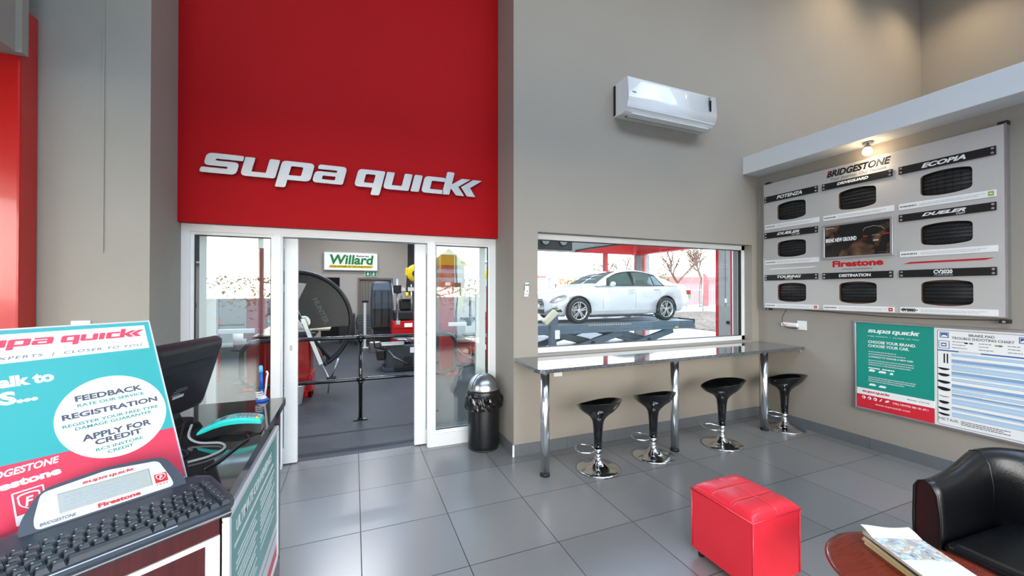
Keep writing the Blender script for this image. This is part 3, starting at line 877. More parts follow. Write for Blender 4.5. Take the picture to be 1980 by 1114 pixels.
ll.new(math_node(nt, 'ADD', math_node(nt, 'MULTIPLY', sv.outputs[0], .35), math_node(nt, 'MULTIPLY', n_.outputs['Fac'], .72)), r_.inputs[0])
ll.new(r_.outputs[0], b.inputs['Base Color'])
mat('cover_dark', (52, 46, 44), 0.35); mat('cover_yellow', (222, 190, 110), 0.4); mat('cover_tan', (206, 188, 150), 0.45); mat('cover_green', (120, 140, 120), 0.4)
mc = Vector((2.249, .918)); ang = R(-26.6); z = .4512
spec = [('cover_tan', .012, 0.004, -.004, 1.5, 'lowest magazine of the stack on the coffee table'), ('cover_yellow', .009, -.003, .003, -1.5, 'second magazine up with a yellow spine in the table stack'), ('cover_tan', .011, .003, .0, .8, 'thick cream magazine third from the bottom of the table stack'),
        ('cover_dark', .008, -.002, -.002, -.6, 'dark covered magazine in the middle of the table stack'), ('cover_green', .008, .004, .003, 1.2, 'magazine just under the topmost one on the table stack'), ('cover_collage', .007, .0, .0, 0, 'topmost magazine with a busy collage cover and a lifted white flap')]
for i, (cv, th, dx, dy, da, lab) in enumerate(spec):
    t = thing('magazine', lab, 'magazine', (mc.x + dx, mc.y + dy, z), ang + R(da), 'magazines stacked on the coffee table')
    MB().use('paper_cream').box(-.106, .104, -.146, .146, .0006, th - .0006).build('pages', None, t)
    mb = MB().use(cv).box(-.1075, .1055, -.1485, .1485, th - .0006, th, 0).box(-.1075, .1055, -.1485, .1485, 0, .0006)
    if cv in ('cover_dark', 'cover_yellow'): mb.box(-.1085, -.107, -.1485, .1485, th * .55, th)
    if i == 5:
        mb.use('paper_white').box(-.1075, .1055, -.1485, -.05, th - .0002, th + .0002)
    mb.build('cover', None, t)
    if i == 5:
        mb = MB().use('paper_white')
        N_ = 12; vs = []
        for j in range(7):
            w = j / 6
            for q in range(N_ + 1):
                vs.append((-.107 + .212 * q / N_, .150 + .012 * w - .055 * (1 - w), th + .0008 + .020 * math.sin(w * 1.5) * (.75 + .25 * math.cos(q / N_ * 5)) ))
        mb.raw(vs, [(j * (N_ + 1) + q, j * (N_ + 1) + q + 1, (j + 1) * (N_ + 1) + q + 1, (j + 1) * (N_ + 1) + q) for j in range(6) for q in range(N_)], True)
        mb.build('page_flap', None, t)
    z += th + .0004

# ---- black tub armchair
mat('black_leather', (15, 15, 17), 0.30, noise=0.1, nscale=5, bump=0.10, bscale=120, coat=0.1)
t = thing('armchair', 'black leather tub armchair against the right wall', 'armchair', (2.96, .705, 0), R(-4))
# local frame: chair faces -x; path runs from the far arm front round the back to the near arm front
hw = .325; xf, xb = -.325, .345
path = []
for i in range(9): path.append((xf + (xb - .24 - xf) * i / 8, hw, 0))
for i in range(1, 16):
    a = PI / 2 - PI / 2 * i / 15
    path.append((xb - .24 + .24 * math.cos(a), hw - .24 + .24 * math.sin(a), 0))
for i in range(1, 5): path.append((xb, (hw - .24) * (1 - i / 4), 0))
path = path + [(p[0], -p[1], 0) for p in path[-2::-1]]
P = [Vector(p) for p in path]; L = [0]
for i in range(1, len(P)): L.append(L[-1] + (P[i] - P[i - 1]).length)
def wall_h(s):
    w = min(s, 1 - s) / .5
    return .685 + .105 * (0.5 - 0.5 * math.cos(PI * min(1, max(0, (w - .05) / .62))))
rings = []
for i, p in enumerate(P):
    d = (P[min(i + 1, len(P) - 1)] - P[max(i - 1, 0)]).normalized(); out = Vector((-d.y, d.x, 0))
    s = L[i] / L[-1]; h = wall_h(s); to, ti = .042, .044
    w = min(s, 1 - s) / .5; flare = .03 * max(0, (w - .3) / .7)
    sec = [(-ti + .02, .12), (-ti - .012, .30), (-ti - .012, h - .16), (-ti + flare * .5, h - .055), (-ti * .55 + flare, h - .012), (flare * 1.2, h), (to * .6 + flare * 1.2, h - .010), (to + flare, h - .045), (to + .004, h - .2), (to, .30), (to - .01, .10)]
    rings.append([tuple(p + out * a + Vector((0, 0, z_))) for a, z_ in sec])
mb = MB().use('black_leather'); mb.loft(rings)
# welt along the arm fronts
for e_ in (0, -1):
    r_ = rings[e_]
    off = Vector((-.004, 0, 0))
    mb.tube([Vector(q) + off for q in r_[1:-1]], .0055, 8)
for fr in (.25, .75):
    i = min(range(len(L)), key=lambda q: abs(L[q] / L[-1] - fr)) 
    mb.tube([Vector(q) for q in rings[i][1:9]], .0040, 6)
mb.build('back_and_arms', None, t)
mb = MB().use('black_leather')
mb.box(-.34, .26, -.268, .268, .30, .425, .045, 4); mb.tube([(-.336, -.25, .40), (-.336, .25, .40)], .004, 6)
mb.build('seat_cushion', None, t)
MB().use('black_leather').box(-.325, .30, -.30, .30, .095, .30, .012, 2).build('seat_base', None, t)
for sx_ in (-.27, .25):
    for sy_ in (-.25, .25): MB().use('matt_black').cyl((sx_, sy_, 0), (sx_, sy_, .1), .018, .025, 14).build('leg', None, t)
# ================================================================ TYRE DISPLAY AND POSTERS ON THE RIGHT WALL
mat('board_silver', (198, 196, 192), 0.42, 0.25, noise=0.02, nscale=3)
mat('print_black', (16, 16, 17), 0.4); mat('print_white', (240, 240, 238), 0.45); mat('print_red', (196, 22, 30), 0.4)
mat('print_grey', (96, 98, 102), 0.5); mat('print_green', (24, 146, 130), 0.32); mat('print_light', (196, 200, 204), 0.5)
mat('print_pink', (214, 40, 56), 0.35); mat('print_blue', (52, 88, 150), 0.4); mat('print_sky', (176, 206, 230), 0.45); mat('print_mid', (132, 168, 204), 0.45)
mat('box_brown', (104, 76, 58), 0.7, noise=0.08)
mat('print_lime', (150, 172, 60), 0.5)
def tyre_mat(name, kind):
    m = mat(name, (24, 25, 27), 0.42)
    nt, nn, ll, b = nodes_of(m)
    tc = nn.new('ShaderNodeTexCoord'); sp = nn.new('ShaderNodeSeparateXYZ'); ll.new(tc.outputs['Object'], sp.inputs[0])
    u = sp.outputs['Z']; v_ = sp.outputs['Y']
    au = math_node(nt, 'ABSOLUTE', u)
    if kind == 'chevron': ph = math_node(nt, 'ADD', v_, math_node(nt, 'MULTIPLY', au, .7)); per = .036
    elif kind == 'diag': ph = math_node(nt, 'ADD', v_, math_node(nt, 'MULTIPLY', u, .45)); per = .030
    elif kind == 'zigzag': ph = math_node(nt, 'ADD', v_, math_node(nt, 'PINGPONG', math_node(nt, 'MULTIPLY', u, 1.2), .02)); per = .024
    else: ph = v_; per = .050
    f_ = math_node(nt, 'FRACT', math_node(nt, 'DIVIDE', ph, per))
    blk = math_node(nt, 'SMOOTHSTEP' if False else 'GREATER_THAN', f_, .22)
    ll.new(mixcol(nt, blk, lin((5, 5, 6)), lin((32, 33, 35))), b.inputs['Base Color'])
    bump_to(nt, b, blk, .9, .006)
for k_ in ('chevron', 'diag', 'zigzag', 'plain'): tyre_mat('tyre_' + k_, k_)

BX = 4.898
FR = f_right(BX)
t = thing('tyre_display_board', 'large silver wall board with black name strips and tyre treads in cut-outs', 'display board', (4.93, 2.45, 1.418))
cols = (3.125, 2.4585, 1.793); rows = (2.612, 2.150, 1.616)
wins = []
def win_loop(cy, cz, hw, hh):
    return rpoly([(-cy - hw, cz - hh * .80, .03), (-cy - hw * .5, cz - hh * .96, .06), (-cy, cz - hh, .1), (-cy + hw * .5, cz - hh * .96, .06), (-cy + hw, cz - hh * .80, .03), (-cy + hw * 1.0, cz + hh * .80, .03), (-cy + hw * .5, cz + hh * .96, .06), (-cy, cz + hh, .1), (-cy - hw * .5, cz + hh * .96, .06), (-cy - hw, cz + hh * .80, .03)], .04, 4)
for r in range(3):
    for c in range(3):
        if (r, c) != (1, 1): wins.append((r, c, cols[c], rows[r], .166, (.112, .103, .118)[r]))
outer = [(-3.46, 1.418), (-1.450, 1.418), (-1.450, 2.994), (-3.46, 2.994)]
mb = MB().use('board_silver'); put_shape(mb, [outer] + [win_loop(a, b_, c, d) for _, _, a, b_, c, d in wins], FR, .006, -.006)
mb.build('face_panel', None, t, world=True)
mb = MB().use('brushed_alu')
mb.box(BX + .0005, 4.956, 1.436, 1.450, 1.414, 2.998); mb.box(BX + .0005, 4.956, 3.46, 3.474, 1.414, 2.998)
mb.box(BX + .0065, 4.956, 1.450, 3.46, 2.985, 2.998); mb.box(BX + .0065, 4.956, 1.450, 3.46, 1.414, 1.424)
mb.build('edge_frame', None, t, world=True)
MB().use('box_brown').box(4.950, 4.957, 1.451, 3.459, 1.425, 2.984).build('back_panel', None, t, world=True)
kinds = ['plain', 'zigzag', 'plain', 'diag', 'diag', 'plain', 'chevron', 'zigzag']
for i, (r, c, cy, cz, hw, hh) in enumerate(wins):
    # the sample: a slice of tread bulging towards the cut-out
    prof = []
    n = 44
    for j in range(n + 1):
        u = -1 + 2 * j / n
        x = .012 * abs(u) ** 4 + .010 * u * u
        g = any(abs(u - q) < .045 for q in (-.52, -.17, .17, .52))
        prof.append((u * hh * (.84 if r == 2 else .93), x + (.007 if g else 0)))
    rings = []
    for j in range(15):
        a = -1 + 2 * j / 14
        rings.append([(BX + .007 + x + .020 * a * a, cy + a * hw * .965, cz + u) for u, x in prof])
    mb = MB().use('tyre_' + kinds[i]); mb.loft(rings, closed_ring=False, smooth=False)
    o = mb.build('tyre_tread', None, t)
    # keep the tread's own centre as its origin so the pattern sits on it
    o.data.transform(Matrix.Translation((-BX, -cy, -cz))); o.location = Vector((BX, cy, cz)) - t.location
    mb = MB().use('box_brown'); loop = win_loop(cy, cz, hw + .004, hh + .004); N_ = len(loop)
    mb.loft([[tuple(FR @ Vector((p[0], p[1], -.0065))) for p in loop], [tuple(FR @ Vector((p[0], p[1], -.050))) for p in loop]], cap0=False, cap1=False)
    mb.build('sample_box', None, t, world=True)

def strip(y0, y1, z0, z1):
    mb = MB().use('print_black').box(BX - .014, BX - .004, y1, y0, z0, z1, .001)
    p = mb.build('name_strip', None, t, world=True)
    for yy in (y0 - .018, y1 + .018):
        for zz in (z0 + .018, z1 - .018):
            q = MB().use('brushed_alu').cyl((BX - .018, yy, zz), (BX - .0001, yy, zz), .0095, n=14).build('stand_off', None, p, world=False)
            q.data.transform(TM[t.name].inverted())
    return p
def letters(txt, y0, y1, z0, z1, x=BX - .014, m_='print_white', parent=None, **kw):
    mb = MB().use(m_); put_text(mb, txt, f_right(x), -y0, -y1, z0, z1, ext=.0015, **kw)
    o = mb.build('lettering', None, parent or t); o.data.transform(TM[t.name].inverted()); return o
C = ((3.447, 2.825), (2.779, 2.157), (2.110, 1.490))
s11 = strip(*C[0], 2.760, 2.834); letters('POTENZA', 3.288, 2.990, 2.778, 2.820, parent=s11, shear=.3, bold=.038)
s12 = strip(*C[1], 2.760, 2.830); letters('DRIVEGUARD', 2.630, 2.350, 2.786, 2.816, parent=s12, shear=.25, bold=.038)
s13 = strip(*C[2], 2.757, 2.830); letters('ECOPIA', 1.945, 1.660, 2.773, 2.815, parent=s13, shear=.3, bold=.038)
s21 = strip(*C[0], 2.299, 2.373); letters('DUELER', 3.288, 3.020, 2.328, 2.360, parent=s21, shear=.4, bold=.038); letters('H/T 684', 3.11, 3.02, 2.306, 2.320, parent=s21, shear=.2)
s23 = strip(*C[2], 2.298, 2.368); letters('DUELER', 1.945, 1.660, 2.325, 2.355, parent=s23, shear=.4, bold=.038); letters('D697', 1.72, 1.665, 2.304, 2.319, parent=s23, shear=.2)
s31 = strip(*C[0], 1.766, 1.835); letters('TOURING', 3.288, 3.005, 1.792, 1.824, parent=s31, shear=.3, bold=.038); letters('FS100', 3.19, 3.10, 1.774, 1.786, parent=s31, shear=.2)
s32 = strip(*C[1], 1.764, 1.833); letters('DESTINATION', 2.616, 2.335, 1.783, 1.815, parent=s32, bold=.038)
s33 = strip(*C[2], 1.763, 1.832); letters('CV2020', 1.868, 1.746, 1.789, 1.825, parent=s33, bold=.038); letters('THE LEADER SERIES CBR', 1.866, 1.744, 1.772, 1.782, m_='print_light', parent=s33)
def dashes(mb, y0, y1, z, h, x, seed, fill=.8):
    r_ = random.Random(seed); y = y0
    while y > y1 + .004:
        w = min(r_.uniform(.006, .026), y - y1)
        mb.box(x - .0012, x, y - w, y, z, z + h); y -= w + .004
def caption(y0, y1, z0, z1, dark=True, extra=None, seed=0):
    p = MB().use('print_white').box(BX - .006, BX - .0005, y1, y0, z0, z1, .001).build('caption_strip', None, t, world=True)
    mb = MB().use('print_grey'); dashes(mb, y0 - .012, y0 - .13, (z0 + z1) / 2 - .005, .011, BX - .0062, seed)
    mb.use('print_light'); dashes(mb, y0 - .15, y1 + .06, (z0 + z1) / 2 + .003, .006, BX - .0062, seed + 1); dashes(mb, y0 - .15, y1 + .10, (z0 + z1) / 2 - .010, .006, BX - .0062, seed + 2)
    if extra:
        mb.use(extra).box(BX - .0076, BX - .006, y1 + .012, y1 + .044, z0 + .010, z1 - .010)
        mb.use('print_white').box(BX - .0082, BX - .0076, y1 + .020, y1 + .036, (z0 + z1) / 2 - .004, (z0 + z1) / 2 + .004)
    o = mb.build('lettering', None, p); o.data.transform(TM[t.name].inverted()); return p
caption(3.445, 2.817, 2.417, 2.474, seed=1); caption(2.772, 2.150, 2.416, 2.473, seed=4); caption(2.114, 1.492, 2.413, 2.470, extra='print_lime', seed=7)
caption(3.445, 2.819, 1.964, 2.020, seed=10); caption(2.108, 1.486, 1.957, 2.011, seed=13)
caption(3.447, 2.828, 1.424, 1.474, extra='print_red', seed=16); caption(2.776, 2.152, 1.423, 1.476, extra='print_red', seed=19)
p33 = caption(2.110, 1.488, 1.425, 1.479, seed=22)
MB().use('print_white').box(BX - .0074, BX - .006, 1.985, 2.105, 1.430, 1.476).build('strip_blank', None, t, world=True)
letters('CV2020', 2.098, 1.995, 1.438, 1.468, x=BX - .0074, m_='print_black', bold=.03)
# makers' names on the face
letters('BRIDGESTONE', 2.738, 2.172, 2.893, 2.966, x=BX - .0002, m_='print_black', shear=.28, bold=.038)
MB().use('print_red').raw([tuple(f_right(BX) @ Vector(p)) for p in ((-2.728, 2.948, .0025), (-2.690, 2.966, .0025), (-2.683, 2.966, .0025), (-2.728, 2.928, .0025), (-2.728, 2.948, .0002), (-2.690, 2.966, .0002), (-2.683, 2.966, .0002), (-2.728, 2.928, .0002))], [(0, 1, 2, 3), (7, 6, 5, 4), (0, 3, 7, 4), (1, 0, 4, 5), (2, 1, 5, 6), (3, 2, 6, 7)]).build('logo_corner', None, t, world=True)
letters('Your Journey, Our Passion', 2.700, 2.212, 2.842, 2.882, x=BX - .0002, m_='print_grey', shear=.2)
letters('Firestone', 2.685, 2.237, 1.893, 1.962, x=BX - .0002, m_='print_red', bold=.045)
letters('Always Dependable', 2.590, 2.328, 1.856, 1.876, x=BX - .0002, m_='print_grey', spacing=1.1)
def pointed_bar(y0, y1, z, h, m_):
    P_ = [(-y0, z - h / 2), (-y0 + .05, z + h / 2), (-y1, z + h / 2 + .002), (-y1 - .05, z - h / 2 + .002)]
    mb = MB().use(m_); mb.prism(P_, .0004, .003, M=f_right(BX)); mb.build('accent_bar', None, t, world=True)
pointed_bar(2.082, 1.506, 1.900, .016, 'print_red'); pointed_bar(3.412, 2.840, 1.909, .012, 'print_white')
for (yy, zz) in ((3.42, 3.004), (1.46, 3.004), (3.42, 1.408), (1.46, 1.385)):
    sg = 1 if zz > 2 else -1
    mb = MB().use('matt_black').box(BX + .004, 4.957, yy - .028, yy + .028, zz - .016, zz + .016, .002)
    br = mb.build('corner_bracket', None, t, world=True)
    if zz < 2:
        q = MB().use('brushed_alu').cyl((BX + .001, yy, zz - .003), (BX + .005, yy, zz - .003), .010, n=14).build('bracket_bolt', None, br); q.data.transform(TM[t.name].inverted())

# ---- framed advert hanging in the middle of the board
mat('advert_night', (10, 9, 10), 0.16)
m = MATS['advert_night']; nt, nn, ll, b = nodes_of(m)
tc = nn.new('ShaderNodeTexCoord'); n_ = nn.new('ShaderNodeTexNoise'); n_.inputs['Scale'].default_value = 5; n_.inputs['Detail'].default_value = 6; n_.inputs['Distortion'].default_value = .8
ll.new(tc.outputs['Object'], n_.inputs['Vector']); r_ = nn.new('ShaderNodeValToRGB'); els = r_.color_ramp.elements
els[0].position = .52; els[0].color = (*lin((12, 11, 12)), 1); els[1].position = .78; els[1].color = (*lin((150, 104, 66)), 1)
ll.new(n_.outputs['Fac'], r_.inputs[0]); ll.new(r_.outputs[0], b.inputs['Base Color'])
ta = thing('framed_advert', 'silver framed dark car advert in the centre of the tyre display board', 'picture', (BX - .004, 2.464, 2.17))
mb = MB().use('brushed_alu')
y0, y1, z0, z1 = 2.773, 2.154, 1.984, 2.366
for (a, b_, c, d) in ((y1, y0, z1 - .022, z1), (y1, y0, z0, z0 + .022), (y1, y1 + .022, z0 + .022, z1 - .022), (y0 - .022, y0, z0 + .022, z1 - .022)):
    mb.box(BX - .024, BX - .002, a, b_, c, d, .003)
mb.build('frame', None, ta, world=True)
MB().use('advert_night').box(BX - .014, BX - .003, y1 + .020, y0 - .020, z0 + .020, z1 - .020).build('print', None, ta, world=True)
FA = f_right(BX - .014)
mb = MB().use('print_white'); put_text(mb, 'BREAK NEW GROUND', FA, -2.742, -2.455, 2.168, 2.212, bold=.04, ext=.001); mb.build('lettering', None, ta, world=True)
mb = MB().use('print_white'); put_text(mb, 'BRIDGESTONE', FA, -2.742, -2.66, 2.318, 2.330, ext=.001, shear=.2); mb.use('print_grey'); put_text(mb, 'bridgestone', FA, -2.27, -2.18, 2.018, 2.028, ext=.001); mb.build('lettering', None, ta, world=True)
# the car's tail in the picture: roof glint, lamps, plate
mb = MB().use('print_light')
mb.tube([FA @ Vector(p) for p in ((-2.40, 2.255, .001), (-2.38, 2.285, .001), (-2.31, 2.297, .001), (-2.245, 2.280, .001), (-2.222, 2.25, .001))], .0018, 6)
mb.box(BX - .0155, BX - .014, 2.268, 2.312, 2.142, 2.154); mb.box(BX - .0155, BX - .014, 2.262, 2.322, 2.2, 2.203)
mb.use('print_red').box(BX - .0155, BX - .014, 2.36, 2.40, 2.192, 2.204).box(BX - .0155, BX - .014, 2.185, 2.235, 2.200, 2.212)
mb.build('printed_car', None, ta, world=True)

# ---- aluminium pin board with two posters
PX = 4.936
t = thing('pin_board', 'wide aluminium poster frame low on the right wall holding two posters', 'frame', (4.95, 1.75, .39))
mb = MB().use('brushed_alu')
y0, y1, z0, z1 = 2.508, .98, .393, 1.322
for (a, b_, c, d) in ((y1, y0, z1 - .022, z1), (y1, y0, z0, z0 + .022), (y1, y1 + .022, z0 + .022, z1 - .022), (y0 - .022, y0, z0 + .022, z1 - .022)):
    mb.box(PX - .010, 4.957, a, b_, c, d, .004)
mb.build('frame', None, t, world=True)
MB().use('paper_white').box(PX + .004, 4.956, y1 + .020, y0 - .020, z0 + .020, z1 - .020).build('backing', None, t, world=True)

tp = thing('poster', 'teal and red shop poster in the left half of the wall frame', 'poster', (PX, 2.185, .42))
a, b_ = 2.484, 1.888
MB().use('print_green').box(PX, PX + .003, b_, a, .622, 1.298).use('print_white').box(PX, PX + .003, b_, a, .556, .622).use('print_pink').box(PX, PX + .003, b_, a, .418, .556).build('sheet', None, tp, world=True)
FP = f_right(PX)
def ptxt(txt, ya, yb, za, zb, m_='print_white', parent=tp, **kw):
    mb = MB().use(m_); put_text(mb, txt, FP, -ya, -yb, za, zb, ext=.0006, **kw); return mb.build('lettering', None, parent, world=True)
mb = MB().use('print_white'); put_logo(mb, FP, -2.388, -1.982, 1.206, .030, .0006); mb.build('shop_logo', None, tp, world=True)
ptxt('TYRE EXPERTS  |  CLOSER TO YOU', 2.388, 1.990, 1.160, 1.174, shear=.25, spacing=1.15)
ptxt('CHOOSE YOUR BRAND.', 2.386, 2.012, 1.096, 1.124, bold=.025); ptxt('CHOOSE YOUR CAR.', 2.386, 2.062, 1.056, 1.084, bold=.025)
ptxt('A CHANCE TO CHOOSE A NEW CAR!', 2.383, 2.035, .950, .966, bold=.02)
mb = MB().use('print_light')
for i, (z, e) in enumerate(((1.004, 2.16), (.980, 2.09), (.915, 2.03), (.893, 2.03), (.871, 2.05), (.742, 2.01), (.722, 2.02), (.702, 2.10))): dashes(mb, 2.383, e, z, .009, PX, 40 + i)
mb.use('print_white')
dashes(mb, 2.383, 2.29, .835, .012, PX, 60); dashes(mb, 2.27, 2.17, .835, .012, PX, 61)
for (ya, yb, z) in ((2.385, 2.325, .805), (2.305, 2.235, .803), (2.215, 2.178, .800), (2.383, 2.318, .660), (2.302, 2.235, .656)): q_ = MB().use('print_white'); q_.prism(rpoly([(-ya, z), (-yb - .01, z), (-yb, z + .012), (-yb - .015, z + .022), (-ya + .015, z + .022)], .006, 3), .0001, .0007, M=FP); q_.build('logo_print', None, tp, world=True)
mb.build('lettering', None, tp, world=True)
mb = MB().use('print_red'); put_logo(mb, FP, -2.438, -2.208, .582, .018, .0006); mb.build('shop_logo', None, tp, world=True)
mb = MB().use('print_white')
for i, yy in enumerate((2.426, 2.378, 2.330)):
    MB().use('print_white').lathe([(.007, 0), (.016, 0), (.016, .0007), (.007, .0007)], 20, M=FP @ Matrix.Translation((-yy, .526, 0))).build('icon', None, tp, world=True)
mb.prism([(-2.296, .514), (-2.286, .514), (-2.270, .540), (-2.280, .540)], .0001, .0007, M=FP); mb.build('icon', None, tp, world=True); mb = MB().use('print_white'); mb.prism(rpoly([(-2.252, .514), (-2.222, .520), (-2.212, .541), (-2.240, .538)], .008, 3), .0001, .0007, M=FP); mb.build('icon', None, tp, world=True); mb = MB()
mb.use('print_grey'); dashes(mb, 2.08, 2.01, .588, .006, PX, 70); dashes(mb, 1.995, 1.92, .588, .005, PX, 71)
mb.build('lettering', None, tp, world=True)
ptxt('CALL CENTRE: 086 101 6911', 2.188, 1.930, .516, .534, bold=.01); ptxt('www.supaquick.com', 2.330, 2.058, .464, .486)

tq = thing('poster', 'white and blue brake pad chart poster in the right half of the wall frame', 'poster', (PX, 1.42, .42))
a, b_ = 1.876, 1.004
MB().use('paper_white').box(PX + .001, PX + .003, b_, a, .418, 1.298).build('sheet', None, tq, world=True)
FQ = f_right(PX + .001)
mb = MB().use('print_grey'); lp = rrect(-1.868, -1.012, .428, 1.282, .02); inn = rrect(-1.864, -1.016, .432, 1.278, .018)
put_shape(mb, [lp, inn], FQ, .0005); mb.build('border_line', None, tq, world=True)
def qtxt(txt, ya, yb, za, zb, m_='print_grey', **kw):
    mb = MB().use(m_); put_text(mb, txt, FQ, -ya, -yb, za, zb, ext=.0006, **kw); return mb.build('lettering', None, tq, world=True)
qtxt('BRAKE PAD', 1.669, 1.521, 1.237, 1.258, bold=.025); qtxt('TROUBLE SHOOTING CHART', 1.773, 1.415, 1.205, 1.227, bold=.02)
qtxt('METAIR', 1.860, 1.735, .468, .492)
mb = MB().use('print_blue')
for (ya, yb) in ((1.850, 1.792), (1.393, 1.335)):
    put_shape(mb, [rrect(-ya, -yb, 1.212, 1.264, .003), rrect(-ya + .005, -yb - .005, 1.218, 1.259, .002)], FQ, .0005)
    mb.prism(rpoly([(-ya + .008, 1.222), (-ya + .018, 1.238, .01), (-yb - .018, 1.238, .01), (-yb - .008, 1.222), (-yb - .008, 1.255), (-ya + .008, 1.255)], .002, 4), .0001, .0007, M=FQ)
put_shape(mb, [rrect(-1.858, -1.788, 1.116, 1.186, .003), rrect(-1.854, -1.792, 1.120, 1.182, .002)], FQ, .0005)
mb.box(PX + .0002, PX + .001, 1.807, 1.842, 1.134, 1.166); mb.use('print_white').box(PX - .0002, PX + .0004, 1.812, 1.837, 1.143, 1.156)
mb.build('maker_emblem', None, tq, world=True)
mb = MB().use('print_blue').box(PX + .0004, PX + .001, 1.014, 1.866, 1.092, 1.103).use('print_white').box(PX + .0001, PX + .0005, 1.60, 1.73, 1.094, 1.101)
zz = 1.078; r_ = random.Random(11); i = 0
while zz > .525:
    h = r_.choice((.010, .013, .018, .024)); mb.use(('print_sky', 'print_white', 'print_mid', 'print_sky', 'print_white', 'print_sky')[i % 6]).box(PX + .0005, PX + .001, 1.016, 1.776, zz - h, zz)
    if i % 2 == 0: mb.use('print_grey').box(PX + .0003, PX + .001, 1.016, 1.776, zz - h - .0012, zz - h)
    zz -= h + .002; i += 1
mb.use('print_light')
for k_ in range(12): dashes(mb, 1.77, 1.55 + .02 * (k_ % 3), 1.062 - .043 * k_, .004, PX + .0004, 200 + k_)
mb.use('print_grey')
for k_, (ya, yb) in enumerate(((1.77, 1.69), (1.77, 1.69), (1.77, 1.68), (1.61, 1.54), (1.61, 1.55), (1.61, 1.53), (1.45, 1.38), (1.45, 1.38), (1.45, 1.37))): dashes(mb, ya, yb, 1.180 - .026 * (k_ % 3), .005, PX + .001, 220 + k_)
for k_ in range(3): dashes(mb, 1.72, 1.44 + .03 * (k_ % 2), .486 - .014 * k_, .006, PX + .001, 240 + k_)
mb.build('table_rows', None, tq, world=True)
for i, (z, hw_, hh, th_) in enumerate(((.930, .038, .010, -.15), (.876, .038, .013, -.1), (.812, .042, .013, -.2), (.750, .044, .016, -.35), (.682, .036, .003, -.2), (.630, .034, .013, -.1), (.570, .038, .012, -.2), (.522, .038, .010, -.25))):
    el = [(math.cos(q * PI / 10) * hw_, math.sin(q * PI / 10) * hh + (.006 * math.cos(q * PI / 10) ** 2)) for q in range(20)]
    mb = MB().use('print_black').prism(el, .0001, .0008, M=FQ @ Matrix.Translation((-1.826, z, 0)) @ Matrix.Rotation(th_ * .4, 4, 'Z')); mb.build('pad_picture', None, tq, world=True)
for yy in (1.822, 1.802):
    MB().use('print_black').box(PX + .0002, PX + .001, yy - .005, yy + .004, .985, 1.070).build('pad_picture', None, tq, world=True)
for yy, m_ in ((1.685, 'print_black'), (1.655, 'print_grey'), (1.51, 'print_lime'), (1.49, 'print_grey'), (1.345, 'print_black')):
    MB().use(m_).prism([(math.cos(q * PI / 8) * .013, math.sin(q * PI / 8) * .007) for q in range(16)], .0001, .0008, M=FQ @ Matrix.Translation((-yy, 1.178, 0))).build('pad_picture', None, tq, world=True)
# ================================================================ RECEPTION COUNTER AND WHAT STANDS ON IT
ZT = 1.05
mat('counter_laminate', (70, 28, 30), 0.30, coat=0.15)
m = MATS['counter_laminate']; nt, nn, ll, b = nodes_of(m)
tc = nn.new('ShaderNodeTexCoord'); mp = nn.new('ShaderNodeMapping'); mp.inputs['Scale'].default_value = (30, 30, 2)
ll.new(tc.outputs['Object'], mp.inputs[0]); n_ = nn.new('ShaderNodeTexNoise'); n_.inputs['Scale'].default_value = 3; n_.inputs['Detail'].default_value = 6
ll.new(mp.outputs[0], n_.inputs['Vector']); ll.new(mixcol(nt, n_.outputs['Fac'], lin((52, 24, 28)), lin((104, 40, 40))), b.inputs['Base Color'])
mat('counter_granite', (36, 34, 34), 0.06, noise=0.25, nscale=90, coat=0.6)
mat('blue_plastic', (30, 92, 200), 0.3); mat('turquoise_plastic', (40, 204, 192), 0.3); mat('cyan_plastic', (96, 206, 236), 0.3)
mat('yellow_plastic', (238, 206, 30), 0.4); mat('face_card', (206, 209, 208), 0.4)
mat('lcd_grey', (166, 172, 164), 0.25, noise=0.03, nscale=60); mat('print_teal', (58, 174, 176), 0.35)
mat('print_rose', (226, 66, 92), 0.35); mat('key_black', (56, 62, 68), 0.36, noise=0.06, nscale=90); mat('case_slate', (58, 64, 74), 0.34, noise=0.06, nscale=70)
mat('print_slate', (84, 88, 102), 0.5); mat('acrylic_edge', (205, 214, 222), 0.2); mat('poster_teal', (108, 170, 165), 0.3); mat('white_card', (228, 230, 234), 0.4)
mat('cable_grey', (168, 168, 166), 0.5); mat('lcd_ink', (150, 160, 190), 0.4)

t = thing('reception_counter', 'reception counter with dark polished top and wine red wood front at the left', 'counter', (-.7, 1.7, 0))
top = rpoly([(-.347, 2.466, .01), (-1.20, 2.466, .01), (-1.30, .70, .05), (-1.22, .70, .02), (-.335, 1.297, .05)], .02, 5)
mb = MB().use('counter_granite').prism(top, 1.012, ZT)
bmesh.ops.bevel(mb.bm, geom=[e for e in mb.bm.edges if abs(e.verts[0].co.z - e.verts[1].co.z) < 1e-5], offset=0.004, segments=2, affect='EDGES')
mb.build('counter_top', None, t, world=True)
dv = Vector((.829, .559, 0))      # along the cut-off corner
cn = Vector((-.366, 1.392, 0))    # its front corner
bk = cn - dv * 1.0
body = [(-.366, 2.42), (-1.16, 2.42), (-1.24, bk.y + .02), (bk.x, bk.y), (cn.x, cn.y)]
MB().use('counter_laminate').prism(body, 0.0, 1.012).build('counter_body', None, t, world=True)
KC = frame(cn - dv * .5, dv, (0, 0, 1))
mb = MB().use('white_alu')
mb.box(.466, .5, .02, .92, -.002, .006, M=KC); mb.box(-.5, .466, .905, .92, -.002, .006, M=KC); mb.box(-.5, .466, .02, .035, -.002, .006, M=KC)
mb.build('panel_trim', None, t, world=True)

